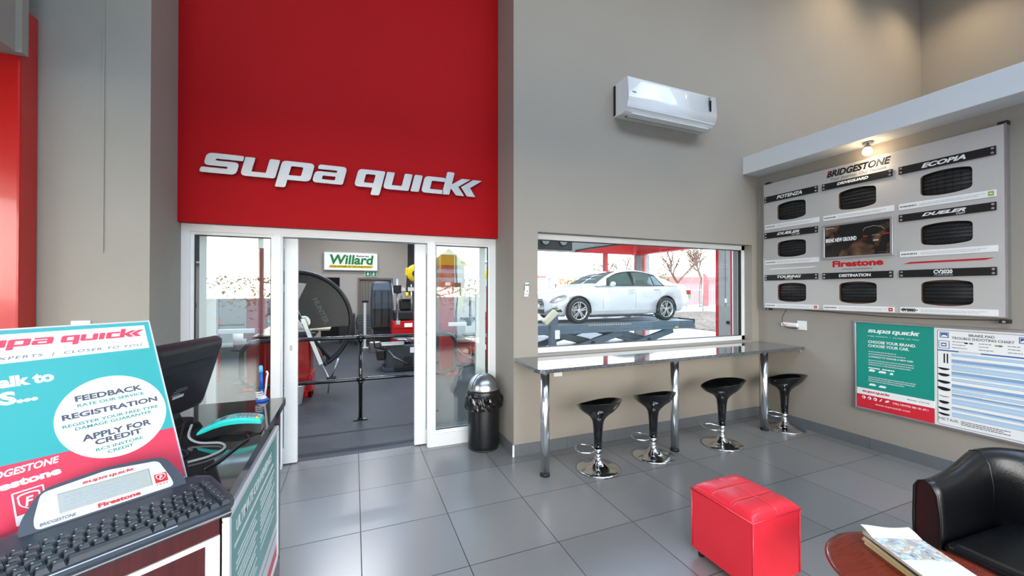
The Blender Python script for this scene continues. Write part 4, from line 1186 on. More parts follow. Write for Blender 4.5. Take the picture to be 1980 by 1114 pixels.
# ---- framed poster on the counter's side
t = thing('poster_holder', 'aluminium snap frame with a pale teal poster on the side of the reception counter', 'frame', (-.353, 1.80, .33))
y0, y1, z0, z1 = 1.395, 2.225, .325, .976
mb = MB().use('white_alu')
for (a, b_, c, d) in ((y0, y1, z1 - .026, z1), (y0, y1, z0, z0 + .026), (y0, y0 + .026, z0 + .026, z1 - .026), (y1 - .026, y1, z0 + .026, z1 - .026)):
    mb.box(-.361, -.341, a, b_, c, d, .004)
mb.build('frame', None, t, world=True)
for yy in (y0 + .004, y1 - .004):
    for zz in (z0 + .004, z1 - .004): MB().use('dark_plastic').box(-.3615, -.3385, yy - .008, yy + .008, zz - .008, zz + .008, .003).build('corner_cap', None, t, world=True)
mb = MB().use('poster_teal').box(-.3605, -.346, y0 + .02, y1 - .02, .515, z1 - .022).use('white_card').box(-.3605, -.346, y0 + .02, y1 - .02, .405, .515).use('print_rose').box(-.3605, -.346, y0 + .02, y1 - .02, z0 + .022, .405)
mb.use('print_grey').box(-.346, -.3457, y0 + .024, y1 - .024, .470, .476)
mb.build('poster_sheet', None, t, world=True)
FS = frame((-.346, 0, 0), (0, 1, 0), (0, 0, 1))
mb = MB().use('print_white'); put_text(mb, 'ULTIMATE CONVENIENCE', FS, 1.49, 2.06, .865, .905, bold=.015, ext=.0008); mb.build('lettering', None, t, world=True)
mb = MB().use('print_white'); r_ = random.Random(3)
def greek(ya, yb, z, h, seed):
    q = random.Random(seed); y = ya
    while y < yb - .006:
        w = min(q.uniform(.008, .034), yb - y); mb.box(-.346, -.3453, y, y + w, z, z + h); y += w + .006
greek(1.47, 2.10, .826, .012, 1)
for i, z in enumerate((.780, .762, .744, .716, .698, .680, .650, .632, .600, .582, .564)): greek(1.49 + .02 * (i % 3 == 0), 1.78 - .03 * (i % 2), z, .008, 10 + i)
for i, z in enumerate((.790, .772, .754, .726, .708, .690, .672, .640, .622, .594)): greek(1.84, 2.14 - .04 * (i % 3), z, .008, 30 + i)
mb.build('lettering', None, t, world=True)

# ---- tilted sign board
Bs = Vector((-.4826, 1.5155, ZT + .004)); hs = Vector((math.sin(R(43)), math.cos(R(43)), 0)); es = Vector((-.284, .265, .922)).normalized()
KS = frame(Bs, hs, es)
t = thing('counter_sign', 'tilted teal and red sign board with a white oval of text on the reception counter', 'sign', tuple(Bs))
mb = MB().use('acrylic_edge').box(-.425, 0, 0, .521, -.006, -.0005, .001, M=KS).box(-.425, 0, .519, .523, -.006, .002, M=KS).box(-.003, 0, 0, .521, -.006, .003, M=KS).box(-.425, -.422, 0, .521, -.006, .003, M=KS)
mb.build('board', None, t, world=True)
foot = [Bs - hs * .05, Bs - hs * .37]
mb = MB().use('acrylic_edge')
for f_ in foot: mb.tube([f_ + es * .38 + es.cross(hs) * .008, f_ + Vector((-.24, .22, .006))], .006, 8)
mb.build('easel_leg', None, t, world=True)
redp = [(-.420, .004), (-.004, .004), (-.004, .161), (-.420, .185)]
teal = [(-.420, .185), (-.004, .161), (-.004, .518), (-.420, .518)]
mb = MB().use('print_teal').prism(teal, -.0005, .0006, M=KS).use('print_rose').prism(redp, -.0005, .0006, M=KS)
mb.use('white_card').box(-.418, -.016, .4300, .508, .0006, .0010, M=KS)
mb.prism([(-.132 + .122 * math.cos(q * PI / 36), .240 + .117 * math.sin(q * PI / 36)) for q in range(72)], .0006, .0010, M=KS)
mb.build('print_sheet', None, t, world=True)
mb = MB().use('print_rose'); put_logo(mb, KS, -.394, -.019, .4725, .0195, .0005, .001); mb.build('shop_logo', None, t, world=True)
def stxt(txt, ua, ub, va, vb, m_, **kw):
    mb = MB().use(m_); put_text(mb, txt, KS, ua, ub, va, vb, ext=.0005, lift=.0008, **kw); return mb.build('lettering', None, t, world=True)
stxt('TYRE EXPERTS  |  CLOSER TO YOU', -.396, -.033, .437, .447, 'print_grey', shear=.25, spacing=1.2)
stxt('Talk to', -.356, -.236, .367, .396, 'white_card', bold=.05)
stxt('US...', -.372, -.271, .323, .357, 'white_card', bold=.05)
S1, S2 = 'print_slate', 'print_green'
stxt('FEEDBACK', -.206, -.058, .299, .315, S1, bold=.032); stxt('RATE OUR SERVICE', -.204, -.057, .2835, .2915, S2, bold=.015)
stxt('REGISTRATION', -.237, -.028, .255, .270, S1, bold=.032); stxt('REGISTER YOUR FREE TYRE', -.239, -.030, .2345, .2425, S2, bold=.015)
stxt('DAMAGE GUARANTEE', -.217, -.050, .222, .230, S2, bold=.015); stxt('APPLY FOR', -.208, -.056, .188, .205, S1, bold=.032)
stxt('CREDIT', -.185, -.082, .170, .185, S1, bold=.032); stxt('RCS INSTORE', -.186, -.083, .153, .161, S2, bold=.015); stxt('CREDIT', -.164, -.107, .140, .148, S2, bold=.015)
stxt('BRIDGESTONE', -.392, -.255, .153, .170, 'white_card', shear=.25, bold=.03); stxt('Firestone', -.396, -.256, .124, .143, 'white_card', bold=.05)
mb = MB().use('white_card'); put_shape(mb, [rrect(-.341, -.289, .036, .112, .002), rrect(-.338, -.292, .058, .109, .001)], KS, .0006, .0008)
def shield(cx, cz, w, h): return rpoly([(cx - w, cz + h), (cx, cz + h * 1.12), (cx + w, cz + h), (cx + w * .92, cz - h * .2), (cx, cz - h), (cx - w * .92, cz - h * .2)], w * .35, 4)
put_shape(mb, [shield(-.315, .083, .019, .020), shield(-.315, .083, .016, .017)], KS, .0006, .0008); put_text(mb, 'F', KS, -.323, -.308, .073, .095, shear=.2, bold=.03, ext=.0006, lift=.0008)
mb.build('tyre_emblem', None, t, world=True)

# ---- customer keyboard terminal
Ok = Vector((-.274, 1.222, 0)); KX = Vector((math.sin(R(56)), math.cos(R(56)), 0)); KY = Vector((-KX.y, KX.x, 0))
KB = frame((Ok.x, Ok.y, ZT), KX, KY)
t = thing('keyboard_terminal', 'dark keyboard terminal with a small white screen on the counter corner', 'keyboard', (Ok.x, Ok.y, ZT))
# body: cross-section (depth, height) swept along its width with rounded ends
sec = [(.020, .001), (.004, .012), (.000, .024), (.004, .031), (.012, .035), (.165, .046), (.215, .050), (.246, .046), (.254, .036), (.252, .004)]
rings = []
for i in range(21):
    w = i / 20; x = -.452 + .452 * w
    e = min(w, 1 - w) * .452
    k_ = 1 if e > .045 else math.sqrt(max(0.0, 1 - ((.045 - e) / .045) ** 2)) * .30 + .70
    rings.append([(x, .135 + (d - .135) * (k_ if d > .135 or e < .045 else 1), h * (1 if h < .03 else (.9 + .1 * k_))) for d, h in sec])
mb = MB().use('case_slate').at(KB); mb.loft(rings, smooth=False)
mb.use('grey_plastic').box(-.30, -.02, .0008, .003, .0135, .0165); mb.use('acrylic_edge').box(-.40, -.13, .003, .006, .0312, .0325)  # grey strip paints the reflection along the keyboard's lower front
mb.build('body', None, t, world=True)
def slope(y): return .0355 + (y - .012) / .153 * .0105
mb = MB().use('key_black').at(KB)
def key(x0, x1, y0, y1, h=.0105):
    z0 = slope((y0 + y1) / 2) - .001; t_ = bmesh.new()
    ins = .0032
    vs = [(x0, y0, z0), (x1, y0, z0), (x1, y1, z0), (x0, y1, z0), (x0 + ins, y0 + ins, z0 + h), (x1 - ins, y0 + ins, z0 + h), (x1 - ins, y1 - ins * .5, z0 + h), (x0 + ins, y1 - ins * .5, z0 + h)]
    mb.raw(vs, [(3, 2, 1, 0), (4, 5, 6, 7), (0, 1, 5, 4), (1, 2, 6, 5), (2, 3, 7, 6), (3, 0, 4, 7)])
legend = []
px_, py_ = .0216, .0262
x1 = -.0300
for r in range(6):
    ya = .010 + r * py_ ; yb = ya + .0225
    x = -.020
    # end column
    if r < 6: key(x - .0195, x, ya, yb); legend.append((x - .010, ya + .015, r))
    x -= .024
    if r == 0:
        for w in (1, 1, 1, 1, 1, 1): key(x - px_ * w + .002, x, ya, yb); legend.append((x - px_ * w / 2, ya + .015, r)); x -= px_ * w
        key(x - .128, x, ya, yb); x -= .130
    else:
        x -= (0, .004, .010, .006, 0, 0)[r]
    while x > -.425:
        if r >= 5 and x < -.058: break
        key(x - px_ + .002, x, ya, yb); legend.append((x - px_ / 2, ya + .015, r)); x -= px_
mb.build('keys', None, t, world=True)
mb = MB().use('acrylic_edge').at(KB); q = random.Random(9)
for (x, y, r) in legend:
    w = q.uniform(.0016, .004); z = slope(y) + .0096
    mb.box(x - w - .002, x - .002, y - .001, y + .002, z, z + .0003)
mb.build('key_legend', None, t, world=True)
fu = Vector((0, .057, .055)).normalized()
KF = KB @ frame((0, .205, .050), (1, 0, 0), tuple(fu))
hl = [(-.352, -.012), (-.345, .030), (-.318, .080), (-.300, .094), (-.20, .106), (-.105, .096), (-.085, .086), (-.062, .030), (-.055, -.012)]
mb = MB().use('case_slate'); mb.prism(rpoly(hl, .016, 4), -.034, .004, M=KF)
bmesh.ops.bevel(mb.bm, geom=[e for e in mb.bm.edges if e.calc_face_angle(0) > 1.2], offset=.003, segments=2, affect='EDGES')
hs_ = mb.build('screen_housing', None, t, world=True)
mb = MB().use('face_card'); mb.prism(rpoly([(-.326, -.003), (-.327, .022), (-.312, .083), (-.20, .0965), (-.102, .084), (-.085, .022), (-.083, -.001)], .012, 4), .0035, .0055, M=KF); mb.build('face_plate', None, hs_).data.transform(TM[t.name].inverted())
mb = MB().use('lcd_grey'); mb.box(-.288, -.125, .019, .068, .0045, .0060, M=KF); mb.use('print_slate').box(-.288, -.125, .0674, .0682, .0045, .0062, M=KF).box(-.1254, -.1246, .019, .068, .0045, .0062, M=KF)
mb.use('lcd_ink'); q = random.Random(21)
for i in range(4):
    x = -.278
    while x < -.145 - .01 * (i % 2):
        w = q.uniform(.003, .011); mb.box(x, x + w, .025 + .0095 * i, .0275 + .0095 * i, .0060, .0062, M=KF); x += w + .004
mb.build('display', None, hs_).data.transform(TM[t.name].inverted())
def ktxt(txt, ua, ub, va, vb, m_, **kw):
    mb = MB().use(m_); put_text(mb, txt, KF, ua, ub, va, vb, ext=.0004, lift=.0054, **kw); o = mb.build('lettering', None, hs_); o.data.transform(TM[t.name].inverted())
mb = MB().use('print_red'); put_logo(mb, KF, -.247, -.150, .0765, .0058, .0004, .0054); mb.build('shop_logo', None, hs_).data.transform(TM[t.name].inverted())
ktxt('Firestone', -.227, -.150, .003, .014, 'print_red', bold=.045); ktxt('BRIDGESTONE', -.319, -.263, .003, .010, 'print_slate', shear=.2, bold=.02)
mb = MB().use('print_red').box(-.118, -.092, .0195, .0448, .0054, .0059, M=KF); mb.use('white_card'); put_shape(mb, [shield(-.105, .0335, .0105, .0085), shield(-.105, .0335, .009, .007)], KF, .0003, .0059); put_text(mb, 'F', KF, -.109, -.101, .0285, .0385, shear=.2, bold=.03, ext=.0003, lift=.0059)
mb.use('print_red'); put_text(mb, 'FREE', KF, -.117, -.093, .0120, .0165, spacing=1.25, ext=.0004, lift=.0054); mb.build('tyre_emblem', None, hs_).data.transform(TM[t.name].inverted())

# ---- monitor seen from behind
wx = Vector((math.sin(R(15)), math.cos(R(15)), 0)); nb = Vector((wx.y, -wx.x, 0))
ptop = Vector((-.685, 1.857, 1.408)); upm = (Vector((0, 0, .955)) + nb * .296).normalized()
cen = ptop + wx * .22 - upm * .172
KM = frame(cen, wx, upm)          # X along the width, Y up, Z out of the back
t = thing('computer_monitor', 'black computer monitor seen from behind on the reception counter', 'monitor', (cen.x - .03, cen.y, ZT))
def rr_ring(hw, hh, r, z): return [(p[0], p[1], z) for p in rrect(-hw, hw, -hh, hh, r, 4)]
mb = MB().use('dark_plastic').at(KM); mb.loft([rr_ring(.220, .168, .012, -.052), rr_ring(.222, .170, .014, -.046), rr_ring(.222, .170, .016, -.030), rr_ring(.219, .167, .022, -.018), rr_ring(.207, .156, .030, -.006), rr_ring(.190, .140, .03, 0)], smooth=True)
mb.build('housing', None, t, world=True)
MB().use('gloss_black').at(KM).box(-.20, .20, -.145, .15, -.0535, -.0515).build('screen', None, t, world=True)
mb = MB().use('matt_black').at(KM); mb.box(-.150, .165, .045, .088, -.0005, .0006)
mb.use('case_slate')
for i in range(40): mb.box(-.148 + i * .0079, -.1445 + i * .0079, .048, .085, .0005, .0022)
mb.build('vent', None, t, world=True)
mb = MB().use('white_card').at(KM).box(-.035, .030, -.070, -.058, 0, .0008).use('grey_plastic').box(-.045, .0, -.050, -.0475, 0, .0008).box(-.04, .045, -.040, -.037, 0, .0008).box(-.03, .035, -.030, -.028, 0, .0008).box(-.05, .01, -.055, -.0525, 0, .0008)
mb.build('label_sticker', None, t, world=True)
for (x, y) in ((-.10, -.01), (.08, .018)): MB().use('matt_black').at(KM).cyl((x, y, 0), (x, y, .001), .004, n=10).build('screw_hole', None, t, world=True)
nk = KM @ Vector((0, -.10, -.06))
mb = MB().use('matt_black'); mb.loft([[tuple(KM @ Vector((x, y, z))) for x, y, z in ((-.05, -.125, -.03), (.05, -.125, -.03), (.05, -.15, -.03), (-.05, -.15, -.03))], [(nk.x + q * wx.x - .0 + s_ * nb.x, nk.y + q * wx.y + s_ * nb.y, 1.085) for q, s_ in ((-.045, .05), (.045, .05), (.045, -.0), (-.045, -.0))], [(nk.x + q * wx.x + s_ * nb.x, nk.y + q * wx.y + s_ * nb.y, 1.062) for q, s_ in ((-.05, .05), (.05, .05), (.05, -.01), (-.05, -.01))]], smooth=False)
mb.build('stand_neck', None, t, world=True)
bs_ = Vector((nk.x, nk.y, 0))
MB().use('matt_black').at(frame((nk.x, nk.y, ZT + .001), wx, (-nb.x, -nb.y, 0))).prism(rrect(-.11, .11, -.075, .085, .04, 6), 0, .012).build('stand_base', None, t, world=True)
mb = MB().use('blue_plastic').at(KM).box(.02, .055, -.150, -.128, -.022, -.004, .003).use('matt_black').box(.06, .085, -.148, -.130, -.02, -.006, .003)
mb.build('plug', None, t, world=True)

# ---- cables
def cable(pts, r, m_, label):
    o = MB().use(m_).tube(smooth_path(pts, 7), r, 8).build('power_cable'); o['label'] = label; o['category'] = 'cable'; o['group'] = 'cables on the reception counter'
cable([(-.600, 1.93, 1.10), (-.590, 1.87, 1.072), (-.545, 1.83, 1.0565), (-.470, 1.80, 1.0555), (-.442, 1.735, 1.0555), (-.47, 1.67, 1.0555), (-.52, 1.64, 1.0555)], .0045, 'cable_grey', 'pale grey cable curling on the reception counter behind the sign')
cable([(-.625, 1.93, 1.115), (-.615, 1.87, 1.075), (-.60, 1.81, 1.0545), (-.565, 1.76, 1.0545), (-.545, 1.71, 1.0545), (-.57, 1.66, 1.0545)], .0035, 'matt_black', 'thin black cable hanging straight down from the back of the monitor')
cable([(-.40, 1.868, 1.0545), (-.385, 1.82, 1.0545), (-.40, 1.76, 1.0545), (-.415, 1.68, 1.0545), (-.43, 1.61, 1.0545), (-.45, 1.56, 1.0545)], .0035, 'dark_plastic', 'dark cable looping from the card terminal to the counter sign')

# ---- card payment terminal
t = thing('card_terminal', 'turquoise and black card payment terminal on the reception counter', 'card machine', (-.458, 1.915, ZT), R(2))
def term_ring(x, hw, zb, zt, r=.008):
    return [(x, -hw, zb), (x, -hw, zt - r), (x, -hw + r * .7, zt), (x, hw - r * .7, zt), (x, hw, zt - r), (x, hw, zb)]
X_ = [-.112, -.105, -.085, -.06, -.03, .0, .03, .06, .085, .100, .104]
zb = [.004, .002, .001, .003, .012, .018, .020, .016, .006, .003, .006]
zm = [.020, .024, .030, .040, .047, .050, .050, .047, .043, .040, .036]
zt = [.028, .036, .046, .058, .068, .072, .072, .068, .062, .056, .048]
mb = MB().use('satin_black'); mb.loft([term_ring(x, .040, a, b_ + .003, .003) for x, a, b_ in zip(X_, zb, zm)], smooth=False); mb.build('lower_case', None, t)
mb = MB().use('turquoise_plastic'); mb.loft([term_ring(x, .0415 if 0 < i < 10 else .037, a, b_) for i, (x, a, b_) in enumerate(zip(X_, zm, zt))], smooth=False); mb.build('upper_case', None, t)
def on_top(x): 
    for i in range(len(X_) - 1):
        if X_[i] <= x <= X_[i + 1]: return zt[i] + (zt[i + 1] - zt[i]) * (x - X_[i]) / (X_[i + 1] - X_[i])
    return zt[-1]
def pad_(mb, x0, x1, y0, y1, h=.0015):
    a, c = on_top(x0), on_top(x1)
    vs = [(x0, y0, a), (x1, y0, c), (x1, y1, c), (x0, y1, a)]; mb.raw(vs + [(p[0], p[1], p[2] + h) for p in vs], [(4, 5, 6, 7), (0, 1, 5, 4), (1, 2, 6, 5), (2, 3, 7, 6), (3, 0, 4, 7)])
mb = MB().use('grey_plastic'); pad_(mb, -.098, -.068, -.028, .028, .003); mb.build('paper_slot', None, t)
mb = MB().use('lcd_grey'); pad_(mb, -.048, -.006, -.026, .026); mb.use('print_slate'); pad_(mb, -.040, -.024, -.018, .018, .0018); mb.build('display', None, t)
mb = MB().use('grey_plastic')
for i in range(5):
    for j in range(3): pad_(mb, .012 + i * .0145, .022 + i * .0145, -.027 + j * .019, -.013 + j * .019, .0035)
mb.use('yellow_plastic'); pad_(mb, .082, .092, -.027, -.013, .0045); mb.use('red_gloss'); pad_(mb, .082, .092, -.008, .006, .0045)
mb.build('keypad', None, t)

# ---- pen on its stand
t = thing('desk_pen', 'blue counter pen standing in a white and blue holder at the counter edge', 'pen', (-.452, 2.435, ZT))
mb = MB().use('blue_plastic').lathe([(0, 0), (.030, 0), (.031, .004), (.026, .010), (.012, .016), (0, .017)], 28); mb.use('white_plastic').lathe([(0, .014), (.024, .012), (.019, .020), (.010, .030), (0, .030)], 24); mb.build('base', None, t)
mb = MB().use('white_plastic')
mb.tube([(.016 * math.cos(a * .5) - .012, .016 * math.sin(a * .5) - .01, .018 + a * .0009) for a in range(0, 38)], .0035, 8)
mb.tube([(.010, 0, .02), (.016, 0, .07), (.020, 0, .12), (.024, 0, .142), (.018, 0, .156)], .005, 10); mb.build('holder', None, t)
mb = MB().use('blue_plastic').cyl((-.002, 0, .026), (-.004, 0, .062), .0035, .008, 14).cyl((-.004, 0, .062), (-.007, 0, .152), .0085, .0085, 16).use('cyan_plastic').cyl((-.007, 0, .152), (-.008, 0, .180), .010, .009, 16).sphere((-.008, 0, .180), .009, 12); mb.build('pen_body', None, t)
# ================================================================ WORKSHOP BEYOND THE GLASS
mat('concrete_light', (205, 203, 198), 0.5, noise=0.06, nscale=1.5)
mat('bay_floor', (186, 190, 192), 0.22, noise=0.05, nscale=2.5)
mat('concrete_grey', (150, 150, 146), 0.8, noise=0.08, nscale=5, bump=0.1, bscale=40)
mat('steel_red', (190, 22, 26), 0.38, noise=0.06, nscale=6); mat('machine_red', (186, 14, 18), 0.28, noise=0.05, nscale=5, coat=0.2)
mat('machine_grey', (58, 68, 78), 0.4, noise=0.08, nscale=8); mat('lift_blue', (92, 110, 124), 0.42, noise=0.08, nscale=8)
mat('rubber_black', (18, 18, 19), 0.6, noise=0.1, nscale=20); mat('hood_black', (26, 28, 30), 0.42, noise=0.08, nscale=9)
mat('tube_glow', (255, 255, 255), 0.3, emit=(245, 250, 255), estr=9)
mat('taupe_door', (118, 110, 99), 0.6, noise=0.03); mat('skirt_white', (226, 226, 222), 0.5)
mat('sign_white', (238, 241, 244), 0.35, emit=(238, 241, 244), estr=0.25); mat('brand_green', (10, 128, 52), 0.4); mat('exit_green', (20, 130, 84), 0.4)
mat('painted_room_shade', (8, 8, 9), 0.8)
ZW = 4.2
struct('floor_bay', MB().box(3.4, 9.74, 4.3, 11.4, 0.0, 0.006), 'bay_floor')
mb = MB().use('workshop_paint')
mb.box(-6.5, -.98, 13.65, 13.9, 0, ZW); mb.box(-.43, .10, 13.65, 13.9, 0, ZW); mb.box(1.20, 1.68, 13.65, 13.9, 0, ZW)
mb.box(-.98, -.43, 13.65, 13.9, 2.06, ZW); mb.box(.10, 1.20, 13.65, 13.9, 2.06, ZW); mb.box(1.5, 1.68, 13.9, 17.0, 0, ZW)
struct('wall_workshop_back', mb)
struct('wall_store_room_shade', MB().box(-1.3, 0.0, 15.2, 15.3, 0, ZW), 'painted_room_shade')  # coloured near black to stand for the shade inside the dark doorway
struct('baseboard_workshop', MB().box(-6.5, -1.0, 13.63, 13.65, 0, .12), 'skirt_white')
struct('wall_workshop_end', MB().box(1.5, 5.2, 17.0, 17.2, 0, ZW), 'white_paint')
mb = MB().use('white_paint').box(2.85, 4.80, 11.4, 11.6, 0, ZW).box(2.85, 3.05, 11.6, 17.0, 0, ZW)
struct('wall_workshop_white', mb)
struct('wall_workshop_left', MB().box(-6.7, -6.5, 4.3, 13.9, 0, ZW), 'workshop_paint')
mb = MB().use('workshop_paint').box(-6.7, -5.0, 4.28, 4.30, 0, ZW).box(-5.0, XB, 4.302, 4.32, 2.25, ZW)
struct('wall_workshop_front', mb)
mb = MB().use('workshop_paint').box(-6.7, 9.8, 4.3, 5.6, ZW, ZW + .12).box(-6.7, 9.8, 7.4, 8.9, ZW, ZW + .12).box(-6.7, 9.8, 10.7, 17.2, ZW, ZW + .12)
for x in (-6.7, -3.1, .1, 3.3, 6.5, 9.6): mb.box(x, x + .2, 5.6, 7.4, ZW, ZW + .12).box(x, x + .2, 8.9, 10.7, ZW, ZW + .12)
struct('ceiling_workshop', mb)
mat_sky = glass_mat('skylight_sheet', (.88, .92, .96), .05, 1.0)
f = thing('window_5', None, None, (1.5, 8.1, ZW), kind='structure')
MB().use('skylight_sheet').box(-6.7, 9.8, 5.55, 7.45, ZW + .13, ZW + .135).box(-6.7, 9.8, 8.85, 10.75, ZW + .13, ZW + .135).build('window_pane', None, f, world=True)
MB().use('white_alu').box(-6.7, 9.8, 6.46, 6.54, ZW + .02, ZW + .12).box(-6.7, 9.8, 9.76, 9.84, ZW + .02, ZW + .12).build('window_frame', None, f, world=True)
struct('wall_bay_side', MB().box(9.6, 9.8, 3.86, 7.58, 0, ZW).box(9.6, 9.8, 8.22, 11.6, 3.25, ZW), 'workshop_paint')
struct('wall_bay_back', MB().box(4.8, 9.8, 11.46, 11.6, 2.94, ZW), 'concrete_grey')
struct('beam_bay_side', MB().box(9.45, 9.75, 8.1, 11.7, 2.93, 3.25, .01), 'steel_red')
struct('beam_bay_back', MB().prism([(6.9, 2.93), (9.45, 2.93), (9.45, 3.25), (8.7, 3.25), (6.9, 2.96)], 0, .12, M=f_back(11.455)), 'steel_red')
struct('trim_bay_cable', MB().tube([(6.85, 11.32, 2.97), (7.4, 11.32, 3.08), (8.7, 11.32, 3.28)], .025, 8), 'matt_black')
struct('trim_roller_guide', MB().box(9.56, 9.6, 7.58, 7.66, 0, 3.25), 'white_alu')
def bay_column(name, x0, x1, y0, y1):
    mb = MB().use('concrete_grey').box(x0, x1, y0, y1, 0, 2.93)
    mb.use('steel_red').box(x0 - .012, x0 + .05, y1 - .075, y1 + .012, 0, 2.93).box(x0 - .012, x0 + .05, y0 - .012, y0 + .075, 0, 2.93)
    mb.use('matt_black').box(x0 - .006, x0, (y0 + y1) / 2 - .03, (y0 + y1) / 2 - .022, 1.2, 2.93)
    mb.use('white_plastic').box(x0 - .03, x0, (y0 + y1) / 2 - .09, (y0 + y1) / 2 - .03, 1.30, 1.42).use('matt_black').box(x0 - .07, x0, (y0 + y1) / 2 - .16, (y0 + y1) / 2 - .10, .72, .80)
    struct(name, mb)
bay_column('pillar_bay_near', 9.6, 9.85, 7.66, 8.20)
bay_column('pillar_bay_far', 9.6, 9.85, 11.20, 11.72)
struct('trim_bay_post', MB().use('steel_red').box(8.07, 8.20, 11.4, 11.52, 2.2, 2.95).use('concrete_grey').box(8.075, 8.195, 11.405, 11.515, 0, 2.2))

# fluorescent lamps; the last three are unseen, added to brighten car and bay
for i, (x, y, lab) in enumerate(((-2.6, 8.1, 'white fluorescent strip lamp under the workshop ceiling at the far left'), (.0, 8.1, 'white fluorescent strip lamp under the ceiling between the red lift posts'), (.2, 12.0, 'white fluorescent strip lamp nearest the battery sign'), (3.9, 8.2, 'white fluorescent strip lamp under the ceiling behind the right side pane'), (6.2, 4.9, 'unseen strip lamp added to light the near left side of the lift bay'), (8.2, 4.9, 'unseen strip lamp added to light the near right side of the lift bay'), (6.8, 8.1, 'unseen strip lamp added straight above the raised white car to light it'))):
    t = thing('strip_lamp', lab, 'lamp', (x, y, ZW), 0, 'strip lamps under the workshop ceiling')
    MB().use('white_plastic').box(-.65, .65, -.07, .07, -.07, 0, .01).build('housing', None, t)
    MB().use('tube_glow').cyl((-.62, 0, -.085), (.62, 0, -.085), .018, n=12).build('tube', None, t)
    lamp('strip_lamp_light', 'AREA', (x, y, ZW - .12), 40 if y > 11 else (50 if x > 5 else 80), (.96, .98, 1), shape='RECTANGLE', size=1.25, size_y=.1)
t = thing('wall_strip_lamp', 'glowing strip lamp on the white wall seen through the right side pane', 'lamp', (3.55, 11.4, 2.52))
MB().use('white_plastic').box(2.95, 4.2, 11.33, 11.399, 2.50, 2.56, .01).build('housing', None, t, world=True)
MB().use('tube_glow').box(2.97, 4.18, 11.32, 11.332, 2.512, 2.548).build('tube', None, t, world=True)

# signs on the far wall
t = thing('battery_sign', 'white battery sign with green and yellow lettering on the workshop far wall', 'sign', (.1, 13.65, 2.4))
MB().use('sign_white').box(-.875, .70, 13.56, 13.648, 2.295, 2.852, .01).build('panel', None, t, world=True)
MB().use('brushed_alu').box(-.885, .71, 13.552, 13.60, 2.285, 2.30).box(-.885, .71, 13.552, 13.60, 2.848, 2.862).box(-.885, -.873, 13.552, 13.60, 2.30, 2.848).box(.698, .71, 13.552, 13.60, 2.30, 2.848).build('frame', None, t, world=True)
FW = f_back(13.56)
mb = MB().use('brand_green'); put_text(mb, 'Willard', FW, -.715, .585, 2.475, 2.785, shear=.12, bold=.034, ext=.006); mb.build('lettering', None, t, world=True)
mb = MB().use('print_black'); put_text(mb, 'Batteries', FW, .06, .44, 2.725, 2.785, bold=.02, ext=.006, shear=.1); mb.build('lettering', None, t, world=True)
mb = MB().use('yellow_plastic').prism([(-.75, 2.365), (.545, 2.365), (.575, 2.45), (-.72, 2.45)], .001, .006, M=FW); mb.use('print_black'); put_text(mb, 'THE POWER OF TECHNOLOGY', FW, -.69, .52, 2.385, 2.43, bold=.015, ext=.003, lift=.006, shear=.25); mb.build('slogan_band', None, t, world=True)
t = thing('exit_sign', 'small green emergency exit sign under the battery sign', 'sign', (.5, 13.65, 2.2))
MB().use('white_plastic').box(.315, .685, 13.62, 13.649, 2.095, 2.275, .004).build('panel', None, t, world=True)
mb = MB().use('exit_green').box(.332, .495, 13.615, 13.621, 2.112, 2.258).box(.505, .668, 13.615, 13.621, 2.112, 2.258)
FE = f_back(13.615)
mb.use('print_white').prism([(.395, 2.235), (.432, 2.235), (.432, 2.185), (.465, 2.185), (.413, 2.13), (.36, 2.185), (.395, 2.185)], .0, .003, M=FE)
mb.prism([(.53, 2.13), (.56, 2.17), (.575, 2.20), (.555, 2.215), (.57, 2.228), (.60, 2.21), (.64, 2.20), (.62, 2.19), (.605, 2.19), (.60, 2.165), (.625, 2.125), (.605, 2.12), (.58, 2.158), (.55, 2.12)], .0, .003, M=FE); mb.lathe([(0, .003), (.015, .003), (.015, 0), (0, 0)], 12, M=FE @ Matrix.Translation((.595, 2.238, 0)))
mb.build('pictogram', None, t, world=True)
d = thing('door_3', None, None, (.65, 13.7, 0), kind='structure')
MB().use('taupe_door').box(.10, .16, 13.62, 13.70, 0, 2.06).box(1.14, 1.20, 13.62, 13.70, 0, 2.06).box(.16, 1.14, 13.62, 13.70, 2.0, 2.06).build('door_frame', None, d, world=True)
mb = MB().use('taupe_door')
for i in range(8): mb.box(.16 + i * .0905, .16 + i * .0905 + .085, 13.68, 13.70, .01, 2.0, .003)
mb.box(.16, 1.14, 13.70, 13.72, .0, 2.0)
mb.build('door_panel', None, d, world=True)
MB().use('machine_grey').box(.89, 1.14, 13.66, 13.70, .01, 2.0).build('side_panel', None, d, world=True)

